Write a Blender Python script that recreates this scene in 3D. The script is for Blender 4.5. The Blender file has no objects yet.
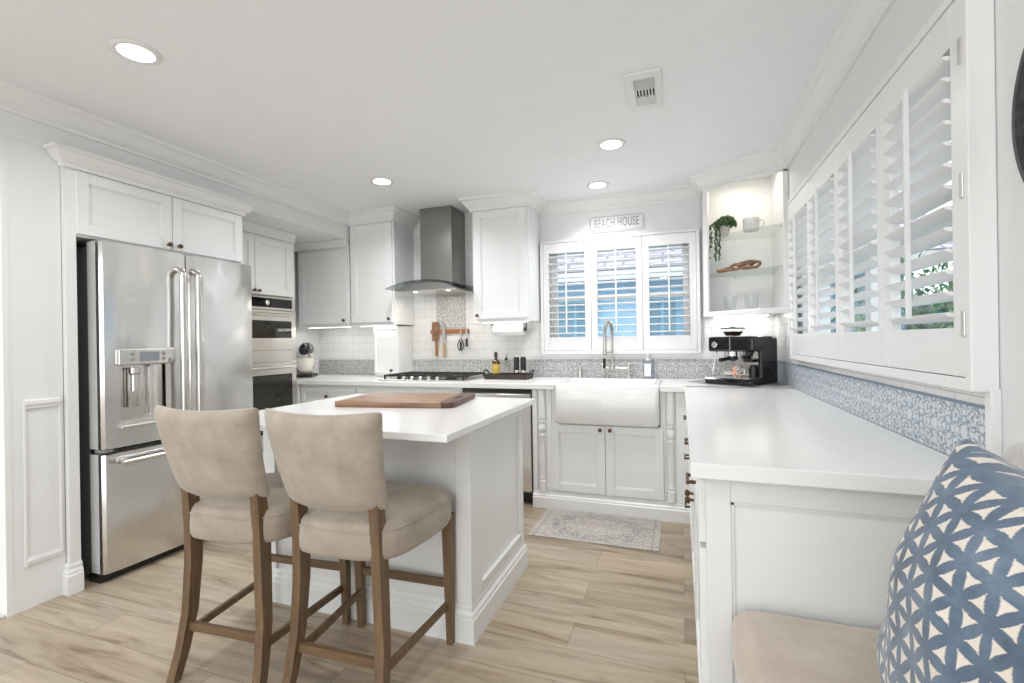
import bpy, bmesh, math, random
from mathutils import Vector, Matrix, noise
random.seed(7)
S = bpy.context.scene
COL = S.collection
PI = math.pi

# ------------------------------------------------------------------ camera
def make_camera():
    yaw, pitch, roll = 0.342014, -0.000853, -0.015011
    cy, sy, cp, sp = math.cos(yaw), math.sin(yaw), math.cos(pitch), math.sin(pitch)
    f = Vector((-sy*cp, cy*cp, sp)); r = Vector((cy, sy, 0)); u = r.cross(f)
    r2 = r*math.cos(roll) + u*math.sin(roll); u2 = -r*math.sin(roll) + u*math.cos(roll)
    cam = bpy.data.cameras.new('camera'); o = bpy.data.objects.new('camera', cam); COL.objects.link(o)
    m = Matrix((r2, u2, -f)).transposed().to_4x4(); m.translation = Vector((0, 0, 1.235))
    o.matrix_world = m
    cam.sensor_width = 36; cam.lens = 473.417/1024*36; cam.clip_start = .05; cam.clip_end = 200
    S.camera = o
make_camera()

# ------------------------------------------------------------------ world, exposure
W = bpy.data.worlds.new('sky'); S.world = W; W.use_nodes = True
bg = W.node_tree.nodes['Background']
bg.inputs[0].default_value = (0.94, 0.97, 1.0, 1); bg.inputs[1].default_value = 1.8
S.view_settings.view_transform = 'Standard'; S.view_settings.look = 'None'
S.view_settings.gamma = 1; S.view_settings.use_curve_mapping = False
S.view_settings.exposure = 0.62
CAN_W, FILL_BACK_W, STRIP_W, HOOD_W = 7.6, 4.2, .40, .75

# ------------------------------------------------------------------ materials
def new_mat(name):
    m = bpy.data.materials.new(name); m.use_nodes = True
    nt = m.node_tree; b = nt.nodes['Principled BSDF']
    return m, nt, b
def nd(nt, t, **k):
    n = nt.nodes.new(t)
    for a, v in k.items():
        if a.startswith('i_'): n.inputs[a[2:].replace('_', ' ')].default_value = v
        else: setattr(n, a, v)
    return n
def mth(nt, op, a, b=None, c=None):
    n = nt.nodes.new('ShaderNodeMath'); n.operation = op
    for i, x in enumerate((a, b, c)):
        if x is None: continue
        if isinstance(x, (int, float)): n.inputs[i].default_value = x
        else: nt.links.new(x, n.inputs[i])
    return n.outputs[0]
def mixc(nt, f, a, b, mode='MIX'):
    n = nt.nodes.new('ShaderNodeMix'); n.data_type = 'RGBA'; n.blend_type = mode
    for i, x in ((0, f), (6, a), (7, b)):
        if isinstance(x, (int, float)): n.inputs[i].default_value = x
        elif isinstance(x, tuple): n.inputs[i].default_value = (*x, 1)
        else: nt.links.new(x, n.inputs[i])
    return n.outputs[2]
def ramp(nt, f, pts):
    n = nt.nodes.new('ShaderNodeValToRGB'); nt.links.new(f, n.inputs[0])
    e = n.color_ramp.elements
    while len(e) < len(pts): e.new(.5)
    for q, (p, c) in zip(e, pts): q.position = p; q.color = (*c, 1)
    return n.outputs[0]
def coords(nt, scale=(1, 1, 1), kind='Object', rot=(0, 0, 0)):
    tc = nt.nodes.new('ShaderNodeTexCoord'); mp = nt.nodes.new('ShaderNodeMapping')
    mp.inputs['Scale'].default_value = scale; mp.inputs['Rotation'].default_value = rot
    nt.links.new(tc.outputs[kind], mp.inputs[0]); return mp.outputs[0]
def noise_n(nt, vec, scale, detail=4, rough=.5, dist=0):
    n = nd(nt, 'ShaderNodeTexNoise'); n.inputs['Scale'].default_value = scale; n.inputs['Detail'].default_value = detail
    n.inputs['Roughness'].default_value = rough; n.inputs['Distortion'].default_value = dist
    nt.links.new(vec, n.inputs['Vector']); return n.outputs[0]
def bump(nt, b, h, strength=.2, dist=.002):
    n = nd(nt, 'ShaderNodeBump'); n.inputs['Strength'].default_value = strength; n.inputs['Distance'].default_value = dist
    nt.links.new(h, n.inputs['Height']); nt.links.new(n.outputs[0], b.inputs['Normal'])
def plain(name, col, rough=.5, metal=0, var=.04, nscale=6, bmp=0, bscale=60, **k):
    m, nt, b = new_mat(name)
    v = coords(nt); n = noise_n(nt, v, nscale, 3)
    lo = tuple(c*(1-var) for c in col); hi = tuple(min(1, c*(1+var)) for c in col)
    nt.links.new(ramp(nt, n, [(.3, lo), (.7, hi)]), b.inputs['Base Color'])
    b.inputs['Roughness'].default_value = rough; b.inputs['Metallic'].default_value = metal
    for a, x in k.items(): b.inputs[a.replace('_', ' ')].default_value = x
    if bmp: bump(nt, b, noise_n(nt, v, bscale, 2), bmp, .001)
    return m
M = {}
M['wall'] = plain('wall_paint', (.79, .795, .795), .6, var=.01, bmp=.04, bscale=150)
M['ceil'] = plain('ceiling_paint', (.895, .91, .925), .8, var=.01, bmp=.1, bscale=120)
M['cab'] = plain('cabinet_paint', (.81, .815, .81), .34, var=.008)
M['trim'] = plain('trim_paint', (.82, .82, .81), .35, var=.008)
M['shut'] = plain('shutter_paint', (.82, .82, .815), .32, var=.008)
M['quartz'] = plain('white_quartz', (.84, .84, .835), .2, var=.012, nscale=25)
M['ceramic'] = plain('fireclay', (.83, .83, .82), .12, var=.006)
M['bronze'] = plain('bronze', (.13, .075, .04), .38, 1, var=.2, nscale=40)
M['black'] = plain('black_plastic', (.012, .012, .013), .28, var=.2)
M['blackgloss'] = plain('black_enamel', (.006, .006, .007), .08, var=.1)
M['dark'] = plain('dark_gap', (.02, .018, .016), .7, var=.2)
M['iron'] = plain('cast_iron', (.022, .022, .024), .5, var=.2, bmp=.2)
M['chrome'] = plain('chrome', (.82, .82, .82), .1, 1, var=.02)
M['nickel'] = plain('brushed_nickel', (.62, .60, .57), .28, 1, var=.04)
M['paper'] = plain('paper', (.86, .86, .85), .85, var=.02, bmp=.3, bscale=200)
M['white'] = plain('white_plastic', (.8, .8, .79), .35, var=.01)
M['greyl'] = plain('light_grey_plastic', (.62, .62, .61), .4, var=.03)
M['grey'] = plain('grey_plastic', (.3, .3, .31), .4, var=.05)
M['leaf'] = plain('leaf_green', (.035, .075, .02), .5, var=.5, nscale=30)
M['leaf2'] = plain('shrub_leaf', (.10, .22, .06), .55, var=.5, nscale=5)
M['pot'] = plain('stone_pot', (.55, .53, .5), .7, var=.1)
M['mugc'] = plain('stoneware', (.74, .73, .7), .35, var=.12, nscale=25)
M['drift'] = plain('carved_wood', (.24, .13, .075), .6, var=.4, nscale=30, bmp=.3)
M['cream'] = plain('cream_enamel', (.80, .76, .68), .25, var=.02)
M['knifew'] = plain('knife_handle_wood', (.55, .36, .18), .5, var=.2, nscale=60)
M['rackw'] = plain('cherry_wood', (.36, .13, .05), .4, var=.25, nscale=30)
M['beans'] = plain('coffee_beans', (.05, .025, .012), .45, var=.5, nscale=200, bmp=.6, bscale=300)
M['steelbody'] = plain('appliance_side', (.17, .17, .17), .5, .3, var=.05)
M['gold'] = plain('yellow_label', (.66, .45, .10), .5, var=.15, nscale=50)
M['disc'] = plain('grey_metal_disc', (.075, .075, .08), .6, .3, var=.35, nscale=40, bmp=.3)
M['linen'] = plain('grey_linen', (.62, .61, .58), .9, var=.08, nscale=80, bmp=.3, bscale=500)
M['bluewall'] = plain('blue_stucco', (.36, .60, .80), .8, var=.06, nscale=4)
M['blued'] = plain('dark_blue_trim', (.12, .26, .36), .6, var=.1)
M['bluem'] = plain('mid_blue_stucco', (.24, .48, .64), .8, var=.08)
M['fence'] = plain('weathered_fence', (.30, .24, .17), .8, var=.3)
M['soil'] = plain('garden_ground', (.38, .36, .31), .9, var=.2)
M['ledlens'], _nt, _b = new_mat('lamp_lens')
_b.inputs['Emission Color'].default_value = (1, .97, .92, 1); _b.inputs['Emission Strength'].default_value = 9
M['strip'], _nt, _b = new_mat('led_strip')
_b.inputs['Emission Color'].default_value = (1, .93, .82, 1); _b.inputs['Emission Strength'].default_value = 3
M['screen'], _nt, _b = new_mat('lcd_screen')
_b.inputs['Base Color'].default_value = (.25, .28, .31, 1); _b.inputs['Roughness'].default_value = .15

def steel(name, col=(.74, .735, .725), rough=.2, along='Z', amp=.05, wob=True):
    m, nt, b = new_mat(name)
    sc = {'Z': (90, 90, 1.2), 'Y': (90, 1.2, 90), 'X': (1.2, 90, 90)}[along]
    n = noise_n(nt, coords(nt, sc), 6, 3, .6)
    nt.links.new(ramp(nt, n, [(.3, tuple(c*(1-amp) for c in col)), (.7, tuple(c*(1+amp) for c in col))]), b.inputs['Base Color'])
    b.inputs['Metallic'].default_value = 1; b.inputs['Roughness'].default_value = rough
    if wob:
        w = noise_n(nt, coords(nt, (1, 1, .55)), 3.2, 1, .4, .6)
        bump(nt, b, w, .6, .03)
    return m
M['steel'] = steel('stainless_steel')
M['steelh'] = steel('stainless_bar', (.72, .70, .67), .22, wob=False)
M['steeld'] = steel('hood_steel', (.30, .295, .285), .30, wob=False)
M['ovensteel'] = steel('oven_steel', (.68, .65, .60), .25, 'Y', wob=False)

def glassy(name, tint=(1, 1, 1), ior=1.45, rough=.02, mn=.04):
    m, nt, b = new_mat(name); nt.nodes.remove(b)
    out = nt.nodes['Material Output']
    t = nd(nt, 'ShaderNodeBsdfTransparent'); t.inputs[0].default_value = (*tint, 1)
    g = nd(nt, 'ShaderNodeBsdfGlossy'); g.inputs['Roughness'].default_value = rough
    lw = nd(nt, 'ShaderNodeLayerWeight'); lw.inputs[0].default_value = .5
    mx = nd(nt, 'ShaderNodeMixShader'); f = mth(nt, 'MULTIPLY_ADD', mth(nt, 'POWER', lw.outputs['Facing'], 4), .5, mn*.6)
    nt.links.new(f, mx.inputs[0]); nt.links.new(t.outputs[0], mx.inputs[1]); nt.links.new(g.outputs[0], mx.inputs[2])
    nt.links.new(mx.outputs[0], out.inputs[0]); return m
M['glass'] = glassy('window_glass', (.95, .98, 1))
M['shelfglass'] = glassy('shelf_glass', (.955, .975, .965), mn=.08)
M['cupglass'] = glassy('cup_glass', (.975, .98, .98), mn=.10)
M['hoodglass'] = glassy('smoked_glass', (.62, .66, .66), mn=.12)
M['ovenglass'] = plain('oven_glass', (.02, .022, .014), .04, var=.2)
M['amber'] = plain('amber_glass', (.07, .028, .006), .08, var=.2)
M['soapg'] = glassy('soap_plastic', (.84, .88, .93), mn=.12)

def wood(name, lo, hi, scale=1, rough=.5, axis='Z'):
    m, nt, b = new_mat(name)
    sc = {'Z': (14, 14, 1.3), 'X': (1.3, 14, 14), 'Y': (14, 1.3, 14)}[axis]
    v = coords(nt, tuple(s*scale for s in sc)); n = noise_n(nt, v, 3, 5, .6, .6)
    nt.links.new(ramp(nt, n, [(.25, lo), (.55, tuple((a+c)/2 for a, c in zip(lo, hi))), (.8, hi)]), b.inputs['Base Color'])
    b.inputs['Roughness'].default_value = rough; bump(nt, b, n, .15, .001); return m
M['oak'] = wood('stained_oak', (.10, .058, .028), (.23, .145, .078))
M['oakbar'] = wood('stained_oak_rail', (.10, .058, .028), (.23, .145, .078), axis='X')
M['walnut'] = wood('walnut_board', (.17, .07, .035), (.50, .30, .18), axis='X', scale=.8, rough=.35)
M['walnutd'] = wood('walnut_dark', (.06, .025, .018), (.16, .075, .05), axis='Y', rough=.4)
M['woodtray'] = wood('dark_tray', (.012, .008, .006), (.05, .03, .02), axis='X', rough=.35)

def fabric(name, lo, hi):
    m, nt, b = new_mat(name); v = coords(nt)
    n1 = noise_n(nt, v, 9, 4, .6); n2 = noise_n(nt, v, 420, 2, .5)
    f = mth(nt, 'MULTIPLY_ADD', n2, .35, mth(nt, 'MULTIPLY', n1, .65))
    nt.links.new(ramp(nt, f, [(.35, lo), (.65, hi)]), b.inputs['Base Color'])
    b.inputs['Roughness'].default_value = .95; b.inputs['Sheen Weight'].default_value = .35; b.inputs['Sheen Roughness'].default_value = .4
    bump(nt, b, n2, .25, .001); return m
M['fabric'] = fabric('beige_velvet', (.32, .27, .215), (.46, .40, .33))
M['fabricb'] = fabric('bench_velvet', (.50, .425, .35), (.64, .56, .475))

def floor_mat():
    m, nt, b = new_mat('oak_plank_floor'); v = coords(nt)
    br = nd(nt, 'ShaderNodeTexBrick'); br.offset = .37; br.offset_frequency = 2; br.squash = 1
    for k, x in (('Scale', 1), ('Mortar Size', .0012), ('Mortar Smooth', .3), ('Bias', 0), ('Brick Width', 1.22), ('Row Height', .185)): br.inputs[k].default_value = x
    br.inputs['Color1'].default_value = (0, 0, 0, 1); br.inputs['Color2'].default_value = (1, 1, 1, 1); br.inputs['Mortar'].default_value = (.5, .5, .5, 1)
    nt.links.new(v, br.inputs['Vector'])
    # offset the grain per plank
    off = nd(nt, 'ShaderNodeVectorMath'); off.operation = 'MULTIPLY_ADD'
    off.inputs[1].default_value = (13.7, 5.1, 3.3); nt.links.new(br.outputs['Color'], off.inputs[0])
    mp = coords(nt, (1.1, 11, 1)); nt.links.new(mp, off.inputs[2])
    g1 = noise_n(nt, off.outputs[0], 1.6, 6, .62, .8)
    off2 = nd(nt, 'ShaderNodeVectorMath'); off2.operation = 'MULTIPLY_ADD'
    off2.inputs[1].default_value = (3.7, 9.1, 3.3); nt.links.new(br.outputs['Color'], off2.inputs[0])
    nt.links.new(coords(nt, (.9, 4, 1)), off2.inputs[2])
    g2 = noise_n(nt, off2.outputs[0], 1.3, 3, .5, .4)
    grain = ramp(nt, g1, [(.28, (.20, .145, .09)), (.45, (.42, .34, .245)), (.70, (.56, .48, .375))])
    tone = ramp(nt, br.outputs['Color'], [(0, (.68, .665, .65)), (.4, (.97, .94, .90)), (.75, (1, 1, .98)), (1, (.86, .88, .90))])
    c = mixc(nt, .9, grain, tone, 'MULTIPLY')
    c = mixc(nt, mth(nt, 'MULTIPLY', ramp(nt, g2, [(.5, (0, 0, 0)), (.75, (1, 1, 1))]), .45), c, (.36, .33, .29))
    c = mixc(nt, br.outputs['Fac'], c, (.16, .12, .085))
    nt.links.new(c, b.inputs['Base Color'])
    b.inputs['Roughness'].default_value = .36; b.inputs['Specular IOR Level'].default_value = .4
    bump(nt, b, mth(nt, 'SUBTRACT', g1, mth(nt, 'MULTIPLY', br.outputs['Fac'], 1.5)), .12, .002)
    return m
M['floor'] = floor_mat()

def subway(name, uaxis):
    m, nt, b = new_mat(name)
    tc = nd(nt, 'ShaderNodeTexCoord'); sp = nd(nt, 'ShaderNodeSeparateXYZ'); cb = nd(nt, 'ShaderNodeCombineXYZ')
    nt.links.new(tc.outputs['Object'], sp.inputs[0]); nt.links.new(sp.outputs[uaxis], cb.inputs[0]); nt.links.new(sp.outputs['Z'], cb.inputs[1])
    br = nd(nt, 'ShaderNodeTexBrick'); br.offset = .5
    for k, x in (('Scale', 1), ('Mortar Size', .0016), ('Mortar Smooth', .2), ('Bias', 0), ('Brick Width', .155), ('Row Height', .0775)): br.inputs[k].default_value = x
    br.inputs['Color1'].default_value = (.80, .80, .785, 1); br.inputs['Color2'].default_value = (.84, .84, .83, 1); br.inputs['Mortar'].default_value = (.58, .57, .55, 1)
    nt.links.new(cb.outputs[0], br.inputs['Vector']); nt.links.new(br.outputs['Color'], b.inputs['Base Color'])
    b.inputs['Roughness'].default_value = .12
    bump(nt, b, mth(nt, 'SUBTRACT', 1, br.outputs['Fac']), .5, .0015); return m
M['tileX'] = subway('subway_tile_back', 'X'); M['tileY'] = subway('subway_tile_side', 'Y')

def ornate(name, uaxis, tile, dark, base, edge=None, z0=.914):
    """small printed ornament: mirrored quarters with rings, petals and scrolls"""
    m, nt, b = new_mat(name)
    tc = nd(nt, 'ShaderNodeTexCoord'); sp = nd(nt, 'ShaderNodeSeparateXYZ'); nt.links.new(tc.outputs['Object'], sp.inputs[0])
    def cell(o, off):
        a = mth(nt, 'FRACT', mth(nt, 'DIVIDE', mth(nt, 'SUBTRACT', o, off), tile))
        return mth(nt, 'ABSOLUTE', mth(nt, 'SUBTRACT', a, .5))
    wob = noise_n(nt, tc.outputs['Object'], 45, 2, .5)
    u = mth(nt, 'MULTIPLY_ADD', wob, .10, mth(nt, 'SUBTRACT', cell(sp.outputs[uaxis], 0), .05)); w = mth(nt, 'MULTIPLY_ADD', wob, -.10, mth(nt, 'ADD', cell(sp.outputs['Z'], z0), .05))
    def ring(cu, cv, R, wd):
        d = mth(nt, 'SQRT', mth(nt, 'ADD', mth(nt, 'POWER', mth(nt, 'SUBTRACT', u, cu), 2), mth(nt, 'POWER', mth(nt, 'SUBTRACT', w, cv), 2)))
        return mth(nt, 'LESS_THAN', mth(nt, 'ABSOLUTE', mth(nt, 'SUBTRACT', d, R)), wd)
    acc = None
    for a in ((0, 0, .07, .03), (.5, .5, .10, .03), (.25, .25, .13, .022), (.25, .25, .03, .03), (.5, 0, .13, .025), (0, .5, .13, .025),
              (.12, .36, .06, .018), (.36, .12, .06, .018), (.5, .5, .24, .014), (0, 0, .2, .014), (.25, .25, .2, .012), (.40, .22, .035, .02), (.22, .40, .035, .02), (.1, .1, .03, .02), (.5, .5, .33, .012)):
        r_ = ring(*a); acc = r_ if acc is None else mth(nt, 'MAXIMUM', acc, r_)
    n = noise_n(nt, tc.outputs['Object'], 90, 3, .7)
    acc = mth(nt, 'MULTIPLY', acc, ramp(nt, n, [(.38, (.1, .1, .1)), (.56, (1, 1, 1))]))
    if edge is not None:
        acc = mth(nt, 'MAXIMUM', acc, mth(nt, 'GREATER_THAN', sp.outputs['Z'], edge))
    big = noise_n(nt, tc.outputs['Object'], 14, 2)
    col = mixc(nt, big, tuple(min(1, c*1.15) for c in dark), tuple(c*.75 for c in dark))
    nt.links.new(mixc(nt, acc, base, col), b.inputs['Base Color']); b.inputs['Roughness'].default_value = .3; return m
M['band'] = ornate('grey_ornament_tile', 'X', .078, (.19, .195, .20), (.66, .655, .64))
M['bandblue'] = ornate('blue_ornament_tile', 'Y', .15, (.19, .27, .37), (.66, .68, .69), edge=1.058)
M['bandhood'] = ornate('grey_feature_tile', 'X', .078, (.26, .25, .24), (.70, .685, .66))

def rug_mat():
    m, nt, b = new_mat('distressed_rug'); tc = nd(nt, 'ShaderNodeTexCoord'); v = tc.outputs['Object']
    sp = nd(nt, 'ShaderNodeSeparateXYZ'); nt.links.new(v, sp.inputs[0])
    x = mth(nt, 'ABSOLUTE', sp.outputs['X']); y = mth(nt, 'ABSOLUTE', sp.outputs['Y'])
    r = mth(nt, 'SQRT', mth(nt, 'ADD', mth(nt, 'POWER', mth(nt, 'DIVIDE', x, .30), 2), mth(nt, 'POWER', mth(nt, 'DIVIDE', y, .20), 2)))
    ang = mth(nt, 'ARCTAN2', mth(nt, 'DIVIDE', y, .2), mth(nt, 'DIVIDE', x, .3))
    r = mth(nt, 'ADD', r, mth(nt, 'MULTIPLY', mth(nt, 'COSINE', mth(nt, 'MULTIPLY', ang, 12)), .06))
    n = noise_n(nt, v, 22, 6, .7); n2 = noise_n(nt, v, 60, 4, .7)
    r = mth(nt, 'ADD', r, mth(nt, 'MULTIPLY_ADD', n, 1.1, -.55))
    ringm = mth(nt, 'MULTIPLY', mth(nt, 'GREATER_THAN', r, .72), mth(nt, 'LESS_THAN', r, 1.05))
    ex = mth(nt, 'LESS_THAN', mth(nt, 'ABSOLUTE', mth(nt, 'SUBTRACT', x, .36)), .006)
    ey = mth(nt, 'LESS_THAN', mth(nt, 'ABSOLUTE', mth(nt, 'SUBTRACT', y, .205)), .006)
    base = ramp(nt, n2, [(.36, (.33, .30, .28)), (.5, (.46, .425, .38)), (.62, (.52, .485, .435))])
    c = mixc(nt, mth(nt, 'MULTIPLY', ringm, ramp(nt, n2, [(.35, (.9, .9, .9)), (.58, (.1, .1, .1))])), base, (.22, .22, .245))
    c = mixc(nt, mth(nt, 'MULTIPLY', mth(nt, 'MAXIMUM', ex, ey), .5), c, (.28, .26, .26))
    nt.links.new(c, b.inputs['Base Color']); b.inputs['Roughness'].default_value = .95
    bump(nt, b, n2, .3, .002); return m
M['rug'] = rug_mat()

def pillow_mat():
    m, nt, b = new_mat('blue_petal_velvet')
    a = nd(nt, 'ShaderNodeAttribute'); a.attribute_name = 'petal'
    n = noise_n(nt, coords(nt), 16, 5, .65)
    blue = ramp(nt, n, [(.3, (.055, .085, .13)), (.52, (.105, .155, .22)), (.72, (.18, .24, .315))])
    nt.links.new(mixc(nt, a.outputs['Fac'], (.72, .655, .58), blue), b.inputs['Base Color'])
    b.inputs['Roughness'].default_value = .85; b.inputs['Sheen Weight'].default_value = .3
    bump(nt, b, mth(nt, 'MULTIPLY_ADD', n, .3, a.outputs['Fac']), .5, .002); return m
M['pillow'] = pillow_mat()
def colourmug():
    m, nt, b = new_mat('painted_mug'); v = coords(nt)
    n = noise_n(nt, v, 55, 1, .5)
    nt.links.new(ramp(nt, n, [(.40, (.12, .2, .25)), (.47, (.8, .76, .7)), (.60, (.75, .25, .08)), (.68, (.7, .1, .06))]), b.inputs['Base Color'])
    b.inputs['Roughness'].default_value = .3; return m
M['pmug'] = colourmug()
def shingle():
    m, nt, b = new_mat('roof_shingle'); v = coords(nt)
    br = nd(nt, 'ShaderNodeTexBrick')
    for k, x in (('Scale', 1), ('Mortar Size', .02), ('Brick Width', .3), ('Row Height', .16)): br.inputs[k].default_value = x
    br.inputs['Color1'].default_value = (.36, .33, .38, 1); br.inputs['Color2'].default_value = (.50, .47, .53, 1); br.inputs['Mortar'].default_value = (.22, .2, .24, 1)
    nt.links.new(v, br.inputs['Vector']); nt.links.new(br.outputs['Color'], b.inputs['Base Color']); b.inputs['Roughness'].default_value = .9; return m
M['shingle'] = shingle()

# ------------------------------------------------------------------ mesh builder
def base_of(o):
    v = Vector((0, 0, 0))
    while o is not None: v += o.location; o = o.parent
    return v
FACES = {'S': ((1, 0, 0), (0, -1, 0)), 'E': ((0, 1, 0), (1, 0, 0)), 'W': ((0, -1, 0), (-1, 0, 0)), 'N': ((-1, 0, 0), (0, 1, 0))}
def frame(O, face):
    """local (u, n, z): u along the face, n outwards"""
    if isinstance(face, str): U, N = FACES[face]
    else: U = (math.cos(face), math.sin(face), 0); N = (math.sin(face), -math.cos(face), 0)
    m = Matrix(((U[0], N[0], 0, O[0]), (U[1], N[1], 0, O[1]), (U[2], N[2], 1, O[2]), (0, 0, 0, 1)))
    return m
class MB:
    def __init__(s, M4=None): s.bm = bmesh.new(); s.M = M4 or Matrix.Identity(4)
    def _add(s, bm2):
        me = bpy.data.meshes.new('tmp'); bm2.to_mesh(me); bm2.free(); me.transform(s.M); s.bm.from_mesh(me); bpy.data.meshes.remove(me); return s
    def box(s, a, b, bev=0, seg=2, R=None):
        bm = bmesh.new(); bmesh.ops.create_cube(bm, size=1)
        c = [(a[i]+b[i])/2 for i in range(3)]; d = [abs(b[i]-a[i]) for i in range(3)]
        for v in bm.verts: v.co = Vector((v.co[0]*d[0], v.co[1]*d[1], v.co[2]*d[2]))
        if bev: bmesh.ops.bevel(bm, geom=bm.edges[:], offset=min(bev, min(d)*.45), segments=seg, affect='EDGES', profile=.5)
        for v in bm.verts:
            co = v.co if R is None else R @ v.co
            v.co = co + Vector(c)
        return s._add(bm)
    def prism(s, pts, z0, z1, bev=0, axis='z'):
        bm = bmesh.new(); f = bm.faces.new([bm.verts.new((p[0], p[1], z0)) for p in pts])
        r = bmesh.ops.extrude_face_region(bm, geom=[f])
        for v in r['geom']:
            if isinstance(v, bmesh.types.BMVert): v.co.z = z1
        if bev:
            es = [e for e in bm.edges if abs(e.verts[0].co.z-e.verts[1].co.z) < 1e-6]
            bmesh.ops.bevel(bm, geom=es, offset=bev, segments=2, affect='EDGES', profile=.5)
        for v in bm.verts:
            x, y, z = v.co
            if axis == 'x': v.co = (z, x, y)
            elif axis == 'y': v.co = (x, z, y)
        return s._add(bm)
    def lathe(s, prof, c=(0, 0, 0), seg=24, axis='z'):
        bm = bmesh.new(); rings = []
        for r, z in prof:
            if r < 1e-5: rings.append([bm.verts.new((0, 0, z))])
            else: rings.append([bm.verts.new((r*math.cos(2*PI*k/seg), r*math.sin(2*PI*k/seg), z)) for k in range(seg)])
        for A, B in zip(rings, rings[1:]):
            for k in range(seg):
                k2 = (k+1) % seg
                if len(A) == 1 and len(B) == 1: continue
                if len(A) == 1: bm.faces.new((A[0], B[k], B[k2]))
                elif len(B) == 1: bm.faces.new((A[k], A[k2], B[0]))
                else: bm.faces.new((A[k], A[k2], B[k2], B[k]))
        for R in (rings[0], rings[-1]):
            if len(R) > 1:
                try: bm.faces.new(R)
                except ValueError: pass
        for v in bm.verts:
            x, y, z = v.co
            if axis == 'y': x, y, z = x, z, y
            elif axis == 'x': x, y, z = z, x, y
            v.co = (x+c[0], y+c[1], z+c[2])
        return s._add(bm)
    def tube(s, pts, r, seg=10, flat=1.0, cap=True):
        bm = bmesh.new(); P = [Vector(p) for p in pts]; n = len(P)
        rr = r if isinstance(r, (list, tuple)) else [r]*n
        T = [(P[min(i+1, n-1)]-P[max(i-1, 0)]).normalized() for i in range(n)]
        up = Vector((0, 0, 1)) if abs(T[0].z) < .9 else Vector((1, 0, 0))
        N = (up - T[0]*up.dot(T[0])).normalized(); rings = []
        for i in range(n):
            N = (N - T[i]*N.dot(T[i])).normalized(); B = T[i].cross(N)
            rings.append([bm.verts.new(P[i] + N*rr[i]*math.cos(2*PI*k/seg) + B*rr[i]*flat*math.sin(2*PI*k/seg)) for k in range(seg)])
        for A, B in zip(rings, rings[1:]):
            for k in range(seg): bm.faces.new((A[k], A[(k+1) % seg], B[(k+1) % seg], B[k]))
        if cap:
            bm.faces.new(rings[0]); bm.faces.new(rings[-1])
        return s._add(bm)
    def hexa(s, A, B):
        """solid between two quads A (4 pts) and B (4 pts)"""
        bm = bmesh.new(); a = [bm.verts.new(p) for p in A]; b = [bm.verts.new(p) for p in B]
        bm.faces.new(a); bm.faces.new(b)
        for i in range(4): bm.faces.new((a[i], a[(i+1) % 4], b[(i+1) % 4], b[i]))
        return s._add(bm)
    def bar(s, p, q, w, d, up=(0, 0, 1)):
        p, q = Vector(p), Vector(q); t = (q-p).normalized(); u = Vector(up); u = (u-t*u.dot(t)).normalized(); v = t.cross(u)
        k = [u*w/2+v*d/2, u*w/2-v*d/2, -u*w/2-v*d/2, -u*w/2+v*d/2]
        return s.hexa([p+x for x in k], [q+x for x in k])
    def sweep(s, path, prof):
        """profile (d, z) swept along a floor path; d goes to the left of the path, corners mitred"""
        bm = bmesh.new(); P = [Vector((p[0], p[1])) for p in path]; n = len(P); rings = []
        for i in range(n):
            ds = []
            if i > 0: ds.append((P[i]-P[i-1]).normalized())
            if i < n-1: ds.append((P[i+1]-P[i]).normalized())
            ns = [Vector((-d.y, d.x)) for d in ds]
            m = ns[0] if len(ns) == 1 else (ns[0]+ns[1])/(1+ns[0].dot(ns[1]))
            rings.append([bm.verts.new((P[i].x+m.x*d, P[i].y+m.y*d, z)) for d, z in prof])
        k = len(prof)
        for A, B in zip(rings, rings[1:]):
            for j in range(k): bm.faces.new((A[j], A[(j+1) % k], B[(j+1) % k], B[j]))
        bm.faces.new(rings[0]); bm.faces.new(rings[-1])
        return s._add(bm)
    def build(s, name, mat, parent=None, smooth=None, recalc=True):
        bm = s.bm
        if recalc: bmesh.ops.recalc_face_normals(bm, faces=bm.faces[:])
        if parent is None:
            xs = [v.co for v in bm.verts]
            o0 = Vector(((min(v.x for v in xs)+max(v.x for v in xs))/2, (min(v.y for v in xs)+max(v.y for v in xs))/2, min(v.z for v in xs)))
        else: o0 = base_of(parent)
        for v in bm.verts: v.co -= o0
        me = bpy.data.meshes.new(name); bm.to_mesh(me); bm.free()
        me.materials.append(M[mat] if isinstance(mat, str) else mat)
        o = bpy.data.objects.new(name, me); COL.objects.link(o)
        if parent is None: o.location = o0
        else: o.parent = parent
        if smooth:
            for p in me.polygons: p.use_smooth = True
            me.set_sharp_from_angle(angle=math.radians(smooth if smooth > 1 else 40))
        return o
def tag(o, label=None, cat=None, group=None, kind=None):
    if label: o['label'] = label
    if cat: o['category'] = cat
    if group: o['group'] = group
    if kind: o['kind'] = kind
    return o
def thing(name, label, cat, loc=(0, 0, 0), rz=0, group=None):
    o = bpy.data.objects.new(name, None); COL.objects.link(o); o.location = loc; o.rotation_euler = (0, 0, rz)
    o.empty_display_size = .05
    return tag(o, label, cat, group)
def struct(name, mb, mat, parent=None, smooth=None):
    o = mb.build(name, mat, parent, smooth)
    if mat in ('tileX', 'tileY', 'band', 'bandblue', 'bandhood', 'floor') and parent is None:   # keep pattern on world coordinates
        o.data.transform(Matrix.Translation(o.location)); o.location = (0, 0, 0)
    o['kind'] = 'structure'; return o
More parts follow.
